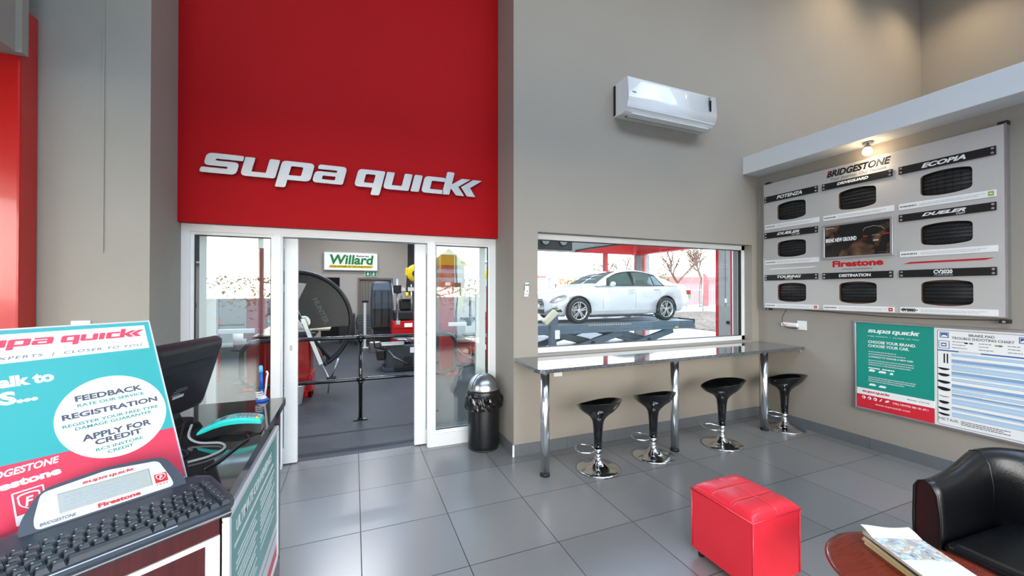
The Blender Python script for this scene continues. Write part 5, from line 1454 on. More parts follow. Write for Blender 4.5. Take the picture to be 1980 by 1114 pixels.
# ---- tube handrail in front of the entrance
t = thing('handrail', 'black tube handrail with rounded ends standing behind the open entrance', 'handrail', (.08, 5.33, 0))
yr = 5.33
def rail_loop():
    pts = []
    r_ = .16
    for cx, cz, a0 in ((1.31 - r_, 1.045 - r_, 90), (1.31 - r_, .515 + r_, 0)):
        for i in range(9): a = R(a0 - 90 * i / 8); pts.append((cx + r_ * math.cos(a), yr, cz + r_ * math.sin(a)))
    for cx, cz, a0 in ((-1.20 + r_, .515 + r_, 270), (-1.20 + r_, 1.045 - r_, 180)):
        for i in range(9): a = R(a0 - 90 * i / 8); pts.append((cx + r_ * math.cos(a), yr, cz + r_ * math.sin(a)))
    return pts
MB().use('gloss_black').tube(rail_loop(), .024, 14, closed=True).build('rail', None, t, world=True)
for x in (-.87, .078, .98):
    mb = MB().use('gloss_black').cyl((x, yr, .01), (x, yr, 1.045), .024, n=18)
    for z in (1.045, .515): mb.sphere((x, yr, z), .038, 14); mb.cyl((x - .05, yr, z), (x + .05, yr, z), .030, n=16); mb.cyl((x, yr, z - .055), (x, yr, z - .02), .031, n=16)
    p = mb.build('post', None, t, world=True)
    q = MB().use('gloss_black').box(x - .085, x + .085, yr - .04, yr + .04, 0, .012, .003).cyl((x, yr, .012), (x, yr, .03), .034, n=16).build('base_plate', None, p); q.data.transform(TM[t.name].inverted())

# ---- wheel balancer
t = thing('wheel_balancer', 'red wheel balancer with a big black curved wheel guard', 'machine', (-.9, 7.05, 0))
mb = MB().use('machine_red').box(-1.22, -.625, 6.76, 7.30, .06, .93, .03, 3).box(-1.22, -.60, 6.74, 6.95, 0, .10, .01).box(-.66, -.60, 6.74, 7.3, 0, .34, .01); mb.build('cabinet', None, t, world=True)
MB().use('sign_white').cyl((-.80, 6.758, .72), (-.80, 6.752, .72), .012, n=12).build('lock', None, t, world=True)
mb = MB().use('machine_grey').box(-1.30, -.55, 6.74, 7.32, .93, .99, .02).use('grey_plastic').box(-.95, -.62, 6.76, 6.90, .99, 1.02, .01).use('paper_cream').box(-.70, -.36, 6.9, 7.25, 1.0, 1.03, .01).tube([(-.60, 7.0, 1.06), (-.48, 6.98, 1.10), (-.40, 6.98, 1.07)], .025, 8); mb.build('weight_tray', None, t, world=True)
mb = MB().use('dark_plastic').box(-1.28, -.9, 7.22, 7.30, 1.25, 1.62, .02).use('print_blue').box(-1.25, -.93, 7.205, 7.222, 1.29, 1.58).use('machine_grey').box(-1.13, -1.05, 7.24, 7.30, .98, 1.28); mb.build('display', None, t, world=True)
hx, hz, hr = -.80, 1.16, .755
mb = MB().use('hood_black')
rings = []
for i in range(29):
    a = R(112 - 172 * i / 28); c_, s_ = math.cos(a), math.sin(a)
    rings.append([(hx + r_ * c_, y, hz + r_ * s_) for r_, y in ((hr - .03, 6.62), (hr, 6.62), (hr, 7.02), (hr - .03, 7.02))])
mb.loft(rings, smooth=True)
mb.tube([(hx + hr * math.cos(R(112 - 172 * i / 28)), 6.62, hz + hr * math.sin(R(112 - 172 * i / 28))) for i in range(29)], .034, 10)
sect = [(hx + .14, hz - .10), (hx, hz + .27)] + [(hx + (hr - .01) * math.cos(R(a)), hz + (hr - .01) * math.sin(R(a))) for a in range(75, -9, -4)]
mb.prism(sect, 0, .05, M=f_back(6.66))
mb.loft([[(hx + r_ * math.cos(R(a)), y, hz + r_ * math.sin(R(a))) for r_, y in ((hr - .16, 6.62), (hr, 6.62), (hr, 6.65), (hr - .16, 6.65))] for a in range(76, 116, 4)], smooth=False)
gd = mb.build('wheel_guard', None, t, world=True)
mb = MB().use('hood_black').prism([(hx + .46, hz + .10), (hx + .62, hz + .02), (hx + .66, hz + .22), (hx + .50, hz + .45), (hx + .36, hz + .40)], .05, .065, M=f_back(6.66)); mb.build('guard_panel', None, gd).data.transform(TM[t.name].inverted())
mb = MB().use('print_grey'); put_text(mb, 'HUNTER', f_back(6.608) @ Matrix.Translation((hx + .24, hz + .36, 0)) @ Matrix.Rotation(R(-66), 4, 'Z'), 0, .42, -.03, .045, bold=.03, ext=.003); mb.build('lettering', None, gd).data.transform(TM[t.name].inverted())
mb = MB().use('brushed_alu'); mb.tube([(hx + .09, 6.60, hz + .06), (hx + .42, 6.56, hz - .66)], .012, 6); mb.box(-.03, .03, -.03, .03, -.37, .37, .005, M=Matrix.Translation((hx + .22, 6.52, hz - .28)) @ Matrix.Rotation(R(-20), 4, 'Y')); mb.build('arm', None, t, world=True)
mb = MB().use('matt_black').tube([(hx + .02, 6.6, hz + .12), (hx + .2, 6.56, hz - .2), (hx + .46, 6.5, hz - .55)], .024, 8).use('brushed_alu').tube([(hx + .36, 6.5, hz - .64), (hx + .46, 6.5, hz - .86), (hx + .44, 6.5, hz - 1.06)], .012, 6).tube([(hx + .58, 6.5, hz - .55), (hx + .48, 6.5, hz - .84)], .014, 6).use('matt_black').box(hx + .42, hx + .55, 6.46, 6.56, hz - .90, hz - .82, .02); mb.build('roller_arm', None, t, world=True)
mb = MB().use('metal_steel').cyl((-.70, 6.5, 1.17), (-.70, 6.76, 1.17), .03, n=16).cyl((-.70, 6.60, 1.17), (-.70, 6.64, 1.17), .09, n=24); mb.build('shaft', None, t, world=True)
mb = MB().use('machine_red').box(-.58, -.45, 6.95, 7.05, .62, .70, .01, M=None); mb.use('machine_red').cyl((-.55, 6.9, .72), (-.45, 6.9, .60), .05, n=12); mb.build('pedal', None, t, world=True)

def bucket(loc, label):
    t = thing('bucket', label, 'bucket', loc)
    MB().use('white_plastic').lathe([(0, 0), (.10, 0), (.135, .26), (.142, .262), (.142, .272), (.13, .272), (.098, .01), (0, .01)], 28).build('body', None, t)
    MB().use('metal_steel').tube([(.14 * math.cos(a * PI / 12), .02 + .03 * math.sin(a * PI / 12), .255 - .09 * math.sin(a * PI / 12)) for a in range(13)], .004, 6).build('handle', None, t)
bucket((-.80, 6.44, 0), 'white plastic bucket in front of the red wheel balancer')
bucket((.515, 11.02, 0), 'white plastic bucket alone on the dark rubber floor further back')

# ---- tyre changer on the right
def changer(name, loc, label, rz=0, red=False):
    t = thing(name, label, 'machine', loc, rz)
    body = 'machine_red' if red else 'machine_grey'
    mb = MB().use(body).box(-.45, .45, -.35, .35, .06, .52, .02, 2).use('machine_grey').box(-.50, .50, -.40, .40, 0, .08, .015); mb.build('base', None, t)
    mb = MB().use('metal_steel').cyl((0, 0, .52), (0, 0, .60), .08, n=20).cyl((0, 0, .60), (0, 0, .635), .27, n=36)
    for k_ in range(4): mb.box(.06, .30, -.035, .035, .635, .675, .006, M=Matrix.Rotation(k_ * PI / 2, 4, 'Z'))
    mb.build('turntable', None, t)
    mb = MB().use('machine_red').box(.20, .42, .30, .52, .08, 1.15, .02); mb.use(body).box(.22, .40, .32, .50, 1.15, 1.75, .01); mb.build('column', None, t)
    mb = MB().use('metal_steel').box(-.22, .40, .36, .46, 1.62, 1.72, .01).cyl((-.16, .41, .95), (-.16, .41, 1.9), .028, n=16).use('matt_black').box(-.24, -.08, .34, .48, 1.58, 1.76, .015).use('metal_steel').box(-.20, -.10, .36, .46, .88, .98, .01); mb.build('mounting_arm', None, t)
    mb = MB().use('matt_black').box(-.62, -.46, -.25, .25, .22, .42, .02).tube([(-.48, -.3, .45), (-.66, -.32, .5), (-.72, -.30, .86)], .018, 8).use('brushed_alu').box(-.56, -.10, -.42, -.30, .52, .60, .02); mb.build('bead_breaker', None, t)
    mb = MB().use('matt_black').box(-.30, .30, -.46, -.38, .05, .10, .005)
    mb.use('brushed_alu').tube([(-.42, -.36, .45), (-.30, -.40, .30), (-.05, -.42, .16)], .012, 6)
    mb.use('matt_black').box(-.1, .05, -.42, -.36, .12, .3, .01); mb.build('pedal', None, t)
    mb = MB().use('sign_white').box(.02, .24, -.358, -.349, .36, .47); mb.build('warning_label', None, t)
    return t
changer('tyre_changer', (1.05, 8.62, 0), 'dark grey and red tyre changer right of the open entrance')
changer('tyre_changer', (2.55, 8.5, 0), 'red tyre changer behind the right side pane beside the lift post', R(-20), red=True)
t = thing('tool_cabinet', 'low red tool cabinet with white labels behind the dark tyre changer', 'cabinet', (1.25, 10.6, 0))
mb = MB().use('machine_red').box(.90, 1.62, 10.4, 10.9, .0, .86, .02); mb.build('body', None, t, world=True)
for z in (.06, .26, .46, .66): 
    o_ = MB().use('machine_red').box(.93, 1.59, 10.385, 10.399, z, z + .17, .004).build('drawer', None, t, world=True)
MB().use('sign_white').box(1.2, 1.4, 10.378, 10.385, .70, .80).build('label_sticker', None, t, world=True)
mb = MB().use('matt_black').box(.94, 1.58, 10.42, 10.88, .86, 1.12, .05).box(1.1, 1.4, 10.5, 10.8, 1.12, 1.42, .05); mb.use('metal_steel').tube([(1.38, 10.45, .86), (1.38, 10.45, 1.8)], .02, 8).box(1.12, 1.40, 10.42, 10.5, 1.42, 1.52, .01); mb.build('tool_holder', None, t, world=True)

t = thing('wheel_guard_machine', 'wheel balancer with tall dark grey hood standing before the far door', 'machine', (.70, 11.6, 0))
rings = []
for (z, w, y0_, y1_) in ((.62, .27, 11.35, 11.85), (.85, .29, 11.30, 11.90), (1.3, .29, 11.28, 11.92), (1.66, .28, 11.30, 11.90), (1.84, .25, 11.38, 11.84), (1.90, .20, 11.45, 11.76)):
    rings.append([(.70 - w, y0_ + .05, z), (.70 - w + .05, y0_, z), (.70 + w - .05, y0_, z), (.70 + w, y0_ + .05, z), (.70 + w, y1_, z), (.70 - w, y1_, z)])
mb = MB().use('machine_grey'); mb.loft(rings, smooth=False)
for x in (.52, .70, .88): mb.use('hood_black').box(x - .008, x + .008, 11.27, 11.32, .7, 1.62)
mb.build('hood', None, t, world=True)
MB().use('hood_black').box(.44, .96, 11.27, 11.29, .64, 1.15, .005).build('front_panel', None, t, world=True)
MB().use('matt_black').box(.48, .95, 11.4, 11.85, 0, .66, .03).build('cabinet', None, t, world=True)
MB().use('brushed_alu').tube([(1.0, 11.3, .7), (1.0, 11.28, 1.5), (.97, 11.33, 1.84)], .014, 8).build('grab_rail', None, t, world=True)
t = thing('wheel_dolly', 'slim white stand with black head left of the tall dark hood', 'stand', (.28, 11.9, 0))
MB().use('white_plastic').box(.25, .32, 11.88, 11.93, .02, 1.30, .01).build('pole', None, t, world=True)
MB().use('matt_black').box(.20, .38, 11.86, 11.95, 1.30, 1.36, .01).build('head', None, t, world=True)
MB().use('white_plastic').box(.20, .38, 11.82, 11.98, 0, .03, .01).build('base', None, t, world=True)
# plastic chair
t = thing('plastic_chair', 'dark grey plastic garden chair against the workshop far wall', 'chair', (.31, 12.95, 0))
MB().use('machine_grey').box(-.24, .24, -.22, .22, .41, .44, .01).build('seat', None, t)
mb = MB().use('machine_grey').tube([(-.23, .2, .43), (-.25, .24, .70), (-.20, .27, .86), (.20, .27, .86), (.25, .24, .70), (.23, .2, .43)], .02, 8)
for z in (.52, .60, .68, .76): mb.box(-.22, .22, .235, .25, z, z + .045)
mb.build('backrest', None, t)
for sx_ in (-1, 1):
    MB().use('machine_grey').tube([(sx_ * .24, .22, .66), (sx_ * .27, -.1, .66), (sx_ * .26, -.22, .62)], .018, 8).build('armrest', None, t)
    for sy_ in (-1, 1): MB().use('machine_grey').tube([(sx_ * .22, sy_ * .2, .42), (sx_ * .27, sy_ * .26, 0)], .02, 8).build('leg', None, t)
t = thing('filing_cabinet', 'low dark cabinet left of the plastic chair in the dark doorway', 'cabinet', (-.18, 13.3, 0))
MB().use('dark_plastic').box(-.42, .02, 13.1, 13.6, 0, .92, .01).build('body', None, t, world=True)
MB().use('hood_black').box(-.40, .0, 13.085, 13.099, .05, .88, .004).build('door', None, t, world=True)
MB().use('print_mid').box(-.36, -.02, 13.15, 13.5, .921, .96, .01).build('paper_tray', None, t, world=True)

# ---- two-post lift
def lift_post(x, label, lx):
    t = thing('lift_post', label, 'car lift', (x, 7.65, 0), 0, 'red posts of the two post lift')
    MB().use('machine_red').box(-.13, .13, -.11, .11, .0, 2.95, .012).build('column', None, t)
    MB().use('machine_red').box(-.18, .18, -.20, .20, 0, .03, .004).build('base_plate', None, t)
    MB().use('grey_plastic').box(.131, .21, -.06, .06, .72, 1.12, .01).build('control_box', None, t)
    mb = MB().use('machine_red').box(-.16, .16, -.16, -.11, .86, 1.02, .008); mb.use('sign_white').box(min(0, lx), max(0, lx), -.20, -.12, .95, 1.02, .008); mb.use('matt_black').cyl((lx, -.16, .95), (lx, -.16, 1.10), .06, n=16); mb.build('arm', None, t)
    MB().use('sign_white').box(-.05, .05, -.116, -.110, 1.74, 1.80).build('label_sticker', None, t)
    MB().use('matt_black').tube([(.15, -.1, 2.9), (.16, -.12, 2.0), (.20, -.13, 1.6), (.16, -.12, 1.2), (.16, -.12, .6)], .012, 6).build('hose', None, t)
lift_post(-1.50, 'red lift post behind the left side pane', -.55)
lift_post(1.69, 'red lift post behind the right side pane', .4)
t = thing('lift_post', 'slim dark red post at the left behind the reception monitor', 'car lift', (-2.35, 8.4, 0))
MB().use('steel_red').box(-.12, .12, -.1, .1, 0, 2.6, .01).build('column', None, t)
MB().use('grey_plastic').box(.02, .18, -.15, -.1, 1.15, 1.55, .01).build('control_box', None, t)
mb = MB().use('matt_black').tube([(.1, -.14, 1.15), (.14, -.18, .9), (.1, -.16, .5)], .014, 6).box(.12, .55, -.18, -.15, 1.02, 1.045).build('cable', None, t)
# wall bits seen through the left pane
t = thing('engine_stand', 'red stand with a black engine block behind the left edge of the side pane', 'machine', (-2.75, 7.6, 0))
MB().use('machine_red').box(-3.3, -2.45, 7.5, 8.0, 0, 1.35, .02).build('cabinet', None, t, world=True)
mb = MB().use('rubber_black').sphere((-2.72, 7.42, 1.05), .2, 16, sc=(1, .5, .8)).use('metal_steel').tube([(-2.9, 7.35, 1.2), (-2.75, 7.3, 1.25), (-2.6, 7.34, 1.1)], .03, 8).cyl((-2.85, 7.3, 1.0), (-2.6, 7.3, 1.1), .05, n=14); mb.build('engine_block', None, t, world=True)
MB().use('dark_plastic').box(-3.32, -2.43, 7.48, 8.02, 1.35, 1.44, .02).build('worktop', None, t, world=True)
t = thing('extractor_fan', 'grey fan housing with white rim high behind the left side pane', 'fan', (-4.1, 13.55, 2.85))
P_ = rpoly([(-.36, .36), (.30, .38), (.38, -.06), (.18, -.42), (-.14, -.42)], .12, 5)
MB().use('machine_grey').prism(P_, 0, .10, M=frame((-4.1, 13.54, 2.85), (1, 0, 0), (0, 0, 1))).build('grille', None, t, world=True)
MB().use('white_plastic').tube([tuple(frame((-4.1, 13.44, 2.85), (1, 0, 0), (0, 0, 1)) @ Vector((p[0], p[1], 0))) for p in P_], .03, 8, closed=True).build('rim', None, t, world=True)
MB().use('matt_black').box(-4.16, -4.04, 13.54, 13.649, 2.8, 2.9).build('bracket', None, t, world=True)
t = thing('notice_board', 'notice board with papers on the far wall behind the left side pane', 'notice board', (-2.45, 13.65, 1.2))
MB().use('machine_grey').box(-2.72, -2.2, 13.62, 13.649, 1.25, 2.75, .005).build('board', None, t, world=True)
for (a, b_, c, d_) in ((-2.66, -2.26, 2.12, 2.6), (-2.66, -2.26, 1.32, 1.78)): MB().use('sign_white').box(a, b_, 13.612, 13.62, c, d_).build('sheet', None, t, world=True)
t = thing('paint_bucket', 'pale paint pail on a stool behind the counter pen', 'bucket', (-1.83, 8.2, 0))
MB().use('white_plastic').cyl((0, 0, .62), (0, 0, .90), .13, .14, 24).build('body', None, t); MB().use('machine_grey').cyl((0, 0, 0), (0, 0, .60), .03, n=10).cyl((0, 0, .59), (0, 0, .618), .17, n=20).cyl((0, 0, 0), (0, 0, .02), .15, n=20).build('stand', None, t)
# hose reels
def hose_reel(loc, label, drop):
    t = thing('hose_reel', label, 'hose reel', loc)
    mb = MB().use('yellow_plastic').lathe([(0, -.07), (.17, -.07), (.20, -.05), (.205, 0), (.20, .05), (.17, .07), (0, .07)], 32, M=Matrix.Rotation(R(90), 4, 'X')); mb.box(-.22, -.1, -.06, .06, -.06, .12, .02); mb.build('drum', None, t)
    MB().use('matt_black').lathe([(0, .072), (.085, .072), (.085, .085), (.05, .09), (0, .09)], 24, M=Matrix.Rotation(R(90), 4, 'X')).build('hub', None, t)
    MB().use('yellow_plastic').lathe([(0, .09), (.035, .09), (.03, .098), (0, .098)], 16, M=Matrix.Rotation(R(90), 4, 'X')).build('hub_cap', None, t)
    MB().use('matt_black').tube([(-.18, 0, -.05), (-.19, 0, -.25), (-.185, 0, -drop)], .014, 8).use('yellow_plastic').cyl((-.185, 0, -drop), (-.185, 0, -drop - .12), .03, n=12).build('hose', None, t)
    MB().use('metal_steel').box(-.02, .02, -.02, .02, .2, 4.2 - loc[2]).build('bracket', None, t)
hose_reel((1.27, 8.9, 2.02), 'yellow hose reel hanging over the dark tyre changer', .42)
hose_reel((3.42, 10.9, 2.12), 'yellow hose reel seen through the right side pane by the white wall', .3)
t = thing('camera_beam', 'black alignment camera beam with round lenses at the top left of the viewing window', 'camera', (5.2, 8.0, 2.5))
mb = MB().use('hood_black').box(3.4, 4.73, 7.95, 8.15, 2.57, 3.10, .02); mb.build('housing', None, t, world=True)
for x in (3.55, 4.02, 4.48): 
    l_ = MB().use('grey_plastic').cyl((x, 7.955, 2.78), (x, 7.925, 2.78), .095, n=24).build('lens', None, t, world=True)
    q = MB().use('rubber_black').lathe([(.095, 0), (.115, 0), (.115, .03), (.095, .03)], 24, M=frame((x, 7.955, 2.78), (1, 0, 0), (0, 0, 1))).build('lens_ring', None, l_); q.data.transform(TM[t.name].inverted())
MB().use('machine_grey').box(4.0, 4.1, 8.0, 8.1, 3.10, ZW).build('bracket', None, t, world=True)
t = thing('work_bench', 'white workbench with black top behind the right side pane', 'workbench', (3.5, 11.0, 0))
MB().use('white_paint').box(2.95, 4.3, 10.9, 11.39, .05, .80, .01).build('cabinet', None, t, world=True)
MB().use('matt_black').box(2.92, 4.33, 10.86, 11.39, .80, .84, .005).box(2.95, 4.3, 10.89, 10.9, .38, .42).build('worktop', None, t, world=True)
t = thing('wall_screen', 'small black screen on an arm behind the right side pane', 'screen', (2.15, 8.9, 1.75))
MB().use('matt_black').box(2.06, 2.30, 8.88, 8.93, 1.52, 1.82, .01).build('housing', None, t, world=True)
MB().use('matt_black').box(1.86, 2.06, 8.9, 8.92, 1.64, 1.69).cyl((1.87, 8.91, 0), (1.87, 8.91, 1.7), .025, n=12).box(1.7, 2.04, 8.8, 9.0, 0, .02).build('arm', None, t, world=True)
# ================================================================ THE CAR ON ITS LIFT
mat('car_white', (226, 229, 233), 0.18, coat=1.0); mat('car_glass', (70, 88, 84), 0.04, coat=0.5); mat('lamp_clear', (200, 206, 210), 0.06, 0.6, noise=0.35, nscale=60, coat=0.5)
mat('tyre_rubber', (40, 44, 48), 0.7, noise=0.1, nscale=30); mat('alloy', (222, 224, 228), 0.25, 0.8); mat('car_black', (14, 15, 16), 0.3)
ZL = .80; CY0 = 8.58; CW = .905; CX0 = 4.51
CM = Matrix(((1, 0, 0, CX0), (0, 1, 0, CY0 + CW), (0, 0, 1, ZL), (0, 0, 0, 1)))     # s from the nose, y across, z up
t = thing('car', 'white four door saloon car raised on the blue grey scissor lift outside the window', 'car', (6.85, CY0 + CW, ZL))
ST = [(0.0, .34, .60, .50, .30), (.03, .26, .655, .62, .36), (.10, .21, .70, .735, .42), (.25, .18, .755, .825, .50), (.50, .17, .815, .875, .58), (.80, .17, .865, .895, .62), (1.10, .17, .915, .900, .63), (1.40, .17, .965, .903, .64), (1.8, .17, .985, .905, .64), (2.3, .17, .99, .905, .64), (2.9, .17, 1.0, .905, .65),
      (3.4, .17, 1.02, .903, .67), (3.7, .18, 1.035, .898, .68), (4.0, .20, 1.04, .882, .68), (4.3, .24, 1.035, .845, .66), (4.5, .28, 1.01, .79, .62), (4.62, .34, .96, .72, .58), (4.68, .44, .87, .64, .54)]
rings = []
for s, zb_, zt_, w, zm_ in ST:
    half = [(.0, zb_), (w * .80, zb_), (w * .955, zb_ + .05), (w * .985, zb_ + .16), (w * .995, zm_ * .75), (w, zm_), (w * .985, zm_ + (zt_ - zm_) * .45), (w * .955, zm_ + (zt_ - zm_) * .75), (w * .87, zt_ - .015), (w * .70, zt_ + .004), (w * .35, zt_ + .022), (0, zt_ + .028)]
    ring = [(s, -y, z) for y, z in half] + [(s, y, z) for y, z in half[-2:0:-1]]
    rings.append(ring)
mb = MB().use('car_white'); mb.loft(rings)
bo = mb.build('body_source'); cut = MB()
for s in (.80, 3.64): cut.cyl((s, -1.2, .335), (s, 1.2, .335), .372, n=48)
cut.use('car_black'); cu = cut.build('arch_source')
md = bo.modifiers.new('b', 'BOOLEAN'); md.operation = 'DIFFERENCE'; md.object = cu; md.solver = 'EXACT'
dg = bpy.context.evaluated_depsgraph_get(); bme = bpy.data.meshes.new_from_object(bo.evaluated_get(dg))
mb = MB().use('car_white').at(CM); mb.mesh(bme)
for f_ in mb.bm.faces: f_.smooth = True
bpy.data.objects.remove(bo); bpy.data.objects.remove(cu)
for e_ in mb.bm.edges:
    if e_.calc_face_angle(0) > .6: e_.smooth = False
mb.build('body', None, t, world=True)
# cabin
GS = [(1.34, .985), (1.45, 1.05), (1.65, 1.165), (1.85, 1.265), (2.05, 1.345), (2.25, 1.395), (2.5, 1.425), (2.75, 1.437), (2.95, 1.425), (3.15, 1.395), (3.35, 1.345), (3.55, 1.275), (3.75, 1.19), (3.92, 1.11), (4.06, 1.05), (4.12, 1.03)]
def cab(s, v_):     # v 0 belt .. 1 roof edge
    for i in range(len(GS) - 1):
        if GS[i][0] <= s <= GS[i + 1][0]:
            h = GS[i][1] + (GS[i + 1][1] - GS[i][1]) * (s - GS[i][0]) / (GS[i + 1][0] - GS[i][0]); break
    z0 = .96; ze = z0 + (h - .035 - z0) * v_
    y = .845 - .27 * (ze - z0) / .46 - .02 * v_ * v_
    return y, ze, h
rings = []
for s, h in GS:
    side = [(cab(s, v_)[0], cab(s, v_)[1]) for v_ in (0, .25, .5, .75, 1)]
    ye = side[-1][0]; top_ = [(ye * .86, h - .012), (ye * .5, h - .001), (0, h + .004)]
    half = side + top_
    rings.append([(s, -y, z) for y, z in half] + [(s, y, z) for y, z in half[-2::-1]])
mb = MB().use('car_white').at(CM); mb.loft(rings); rf = mb.build('roof', None, t, world=True)
for f_ in rf.data.polygons: f_.use_smooth = True
def pane(nm, s0, s1, v0, v1, sg, m_='car_glass', off=.006, fs0=None, fs1=None):
    n = 10; rows_ = []
    for j in range(5):
        v_ = v0 + (v1 - v0) * j / 4
        a = s0 + (0 if fs0 is None else fs0 * j / 4); b_ = s1 + (0 if fs1 is None else fs1 * j / 4)
        rows_.append([(a + (b_ - a) * i / n, sg * (cab(a + (b_ - a) * i / n, v_)[0] + off), cab(a + (b_ - a) * i / n, v_)[1]) for i in range(n + 1)])
    mb = MB().use(m_).at(CM); mb.loft(rows_, closed_ring=False)
    inner = [[(p[0], p[1] - sg * .01, p[2]) for p in r] for r in rows_]; mb.loft(inner, closed_ring=False)
    return mb.build(nm, None, t, world=True)
for sg in (-1, 1):
    pane('window_trim', 1.64, 3.62, .02, .96, sg, 'car_black', .003, .10, -.22)
    pane('side_window', 1.74, 2.50, .08, .88, sg, 'car_glass', .009, .09, 0.0)
    pane('side_window', 2.60, 3.22, .08, .88, sg, 'car_glass', .009, .0, 0.0)
    pane('side_window', 3.26, 3.54, .10, .82, sg, 'car_glass', .009, .0, -.16)
for nm, a, b_ in (('windscreen', 1.42, 2.16), ('rear_window', 3.30, 3.98)):
    rows_ = []
    for i in range(9):
        s = a + (b_ - a) * i / 8; y, z, h = cab(s, 1.0)
        rows_.append([(s, q * y * .86, h - .008 + .012 - .010 * q * q) for q in (-1, -.6, -.2, .2, .6, 1)])
    mb = MB().use('car_glass').at(CM); mb.loft(rows_, closed_ring=False); mb.build(nm, None, t, world=True)
# wheels
def car_wheel(s, sg):
    w = thing_part('wheel')
    return w
for s in (.80, 3.64):
    for sg in (-1, 1):
        WM = CM @ Matrix.Translation((s, sg * .80, .325)) @ (Matrix.Rotation(R(90), 4, 'X') if sg < 0 else Matrix.Rotation(R(-90), 4, 'X'))
        mb = MB().use('tyre_rubber').at(WM); mb.lathe([(.225, -.10), (.30, -.108), (.322, -.09), (.325, 0), (.322, .09), (.305, .108), (.245, .108), (.228, .095)], 48)
        wh = mb.build('wheel', None, t, world=True)
        mb = MB().use('alloy').at(WM); mb.lathe([(.222, -.05), (.235, .10), (.226, .106), (.214, .098), (.206, .03), (.206, -.05)], 48)
        for k_ in range(5):
            for dd in (-.13, .13):
                a = k_ * 2 * PI / 5 + dd + .3
                mb.loft([[(.035 * math.cos(a) - q * .013 * math.sin(a), .035 * math.sin(a) + q * .013 * math.cos(a), z) for q, z in ((-1, .07), (1, .07), (1, .095), (-1, .095))], [(.213 * math.cos(a * 1.0 + dd * .25) - q * .014 * math.sin(a), .213 * math.sin(a + dd * .25) + q * .014 * math.cos(a), z) for q, z in ((-1, .06), (1, .06), (1, .09), (-1, .09))]], smooth=False)
        mb.lathe([(0, .104), (.03, .103), (.05, .092), (.055, .07), (0, .07)], 24)
        mb.build('rim', None, wh).data.transform(TM[t.name].inverted())
        mb = MB().use('car_black').at(WM); mb.lathe([(0, .02), (.21, .02), (.21, -.02), (0, -.02)], 32); mb.use('metal_steel').lathe([(.07, .03), (.155, .03), (.155, .022), (.07, .022)], 32); mb.build('brake_disc', None, wh).data.transform(TM[t.name].inverted())
    mb = MB().use('car_black').at(CM)
    for sg in (-1, 1): mb.loft([[(s + r_ * math.cos(a), sg * y_, .335 + r_ * math.sin(a)) for r_, y_ in ((.370, .60), (.370, .885), (.350, .885), (.350, .60))] for a in [R(-12 + 204 * i / 30) for i in range(31)]])
    mb.build('arch_liner', None, t, world=True)
# lamps, grille, intakes, mirrors, handles, seams
def side_y(s):
    for i in range(len(ST) - 1):
        if ST[i][0] <= s <= ST[i + 1][0]:
            k_ = (s - ST[i][0]) / (ST[i + 1][0] - ST[i][0]); return ST[i][3] + (ST[i + 1][3] - ST[i][3]) * k_
    return .9
for sg in (-1, 1):
    P_ = [(.055, .545), (.10, .525), (.22, .56), (.40, .655), (.47, .715), (.40, .735), (.25, .705), (.12, .645)]
    vs = [(s, sg * (side_y(s) * (1.0 if s > .2 else .99) + .006 - (.02 if z > .69 else 0)), z) for s, z in P_]
    mb = MB().use('lamp_clear').at(CM); n = len(vs); mb.raw(vs + [(p[0] + .03, p[1] - sg * .05, p[2]) for p in vs], [tuple(range(n))] + [(i, (i + 1) % n, n + (i + 1) % n, n + i) for i in range(n)]); mb.build('headlamp', None, t, world=True)
    P_ = [(.06, .33), (.20, .30), (.34, .30), (.30, .36), (.22, .40), (.10, .39)]
    vs = [(s, sg * (side_y(s) + .004), z) for s, z in P_]; mb = MB().use('car_black').at(CM); n = len(vs); mb.raw(vs + [(p[0] + .03, p[1] - sg * .05, p[2]) for p in vs], [tuple(range(n))] + [(i, (i + 1) % n, n + (i + 1) % n, n + i) for i in range(n)]); mb.build('bumper_intake', None, t, world=True)
    mb = MB().use('car_white').at(CM).sphere((1.76, sg * .985, 1.01), .1, 14, sc=(.55, 1.0, .68)).box(1.74, 1.80, sg * .86, sg * .95, .965, .99, .006); mb.build('wing_mirror', None, t, world=True)
    mb = MB().use('alloy').at(CM)
    for s in (2.42, 3.28): mb.box(s - .11, s + .11, sg * .900, sg * .925, .855, .875, .006)
    mb.build('door_handle', None, t, world=True)
    mb = MB().use('grey_plastic').at(CM)
    for s in (1.52, 2.56, 3.42): mb.tube([(s, sg * .9035, .36), (s, sg * .9075, .6), (s + .01, sg * .898, .80), (s + .02, sg * .862, .955)], .0022, 4)
    mb.tube([(1.22, sg * .888, .30), (3.24, sg * .890, .305)], .0035, 4); mb.build('door_seam', None, t, world=True)
    mb = MB().use('car_black').at(CM).box(1.15, 3.28, sg * .80, sg * .87, .155, .185, .008); mb.build('sill', None, t, world=True)
mb = MB().use('car_black').at(CM).box(-.02, .06, -.40, .40, .46, .62, .03).box(.0, .07, -.52, .52, .25, .37, .02); mb.use('alloy').box(-.028, -.01, -.40, .40, .575, .59).box(-.028, -.01, -.40, .40, .51, .525); mb.build('grille', None, t, world=True)
MB().use('sign_white').at(CM).box(-.03, -.012, -.26, .26, .39, .49, .004).build('number_plate', None, t, world=True)
mb = MB().use('machine_red').at(CM)
for sg in (-1, 1): mb.box(4.50, 4.665, sg * .70, sg * .79, .72, .86, .02)
mb.build('tail_lamp', None, t, world=True)

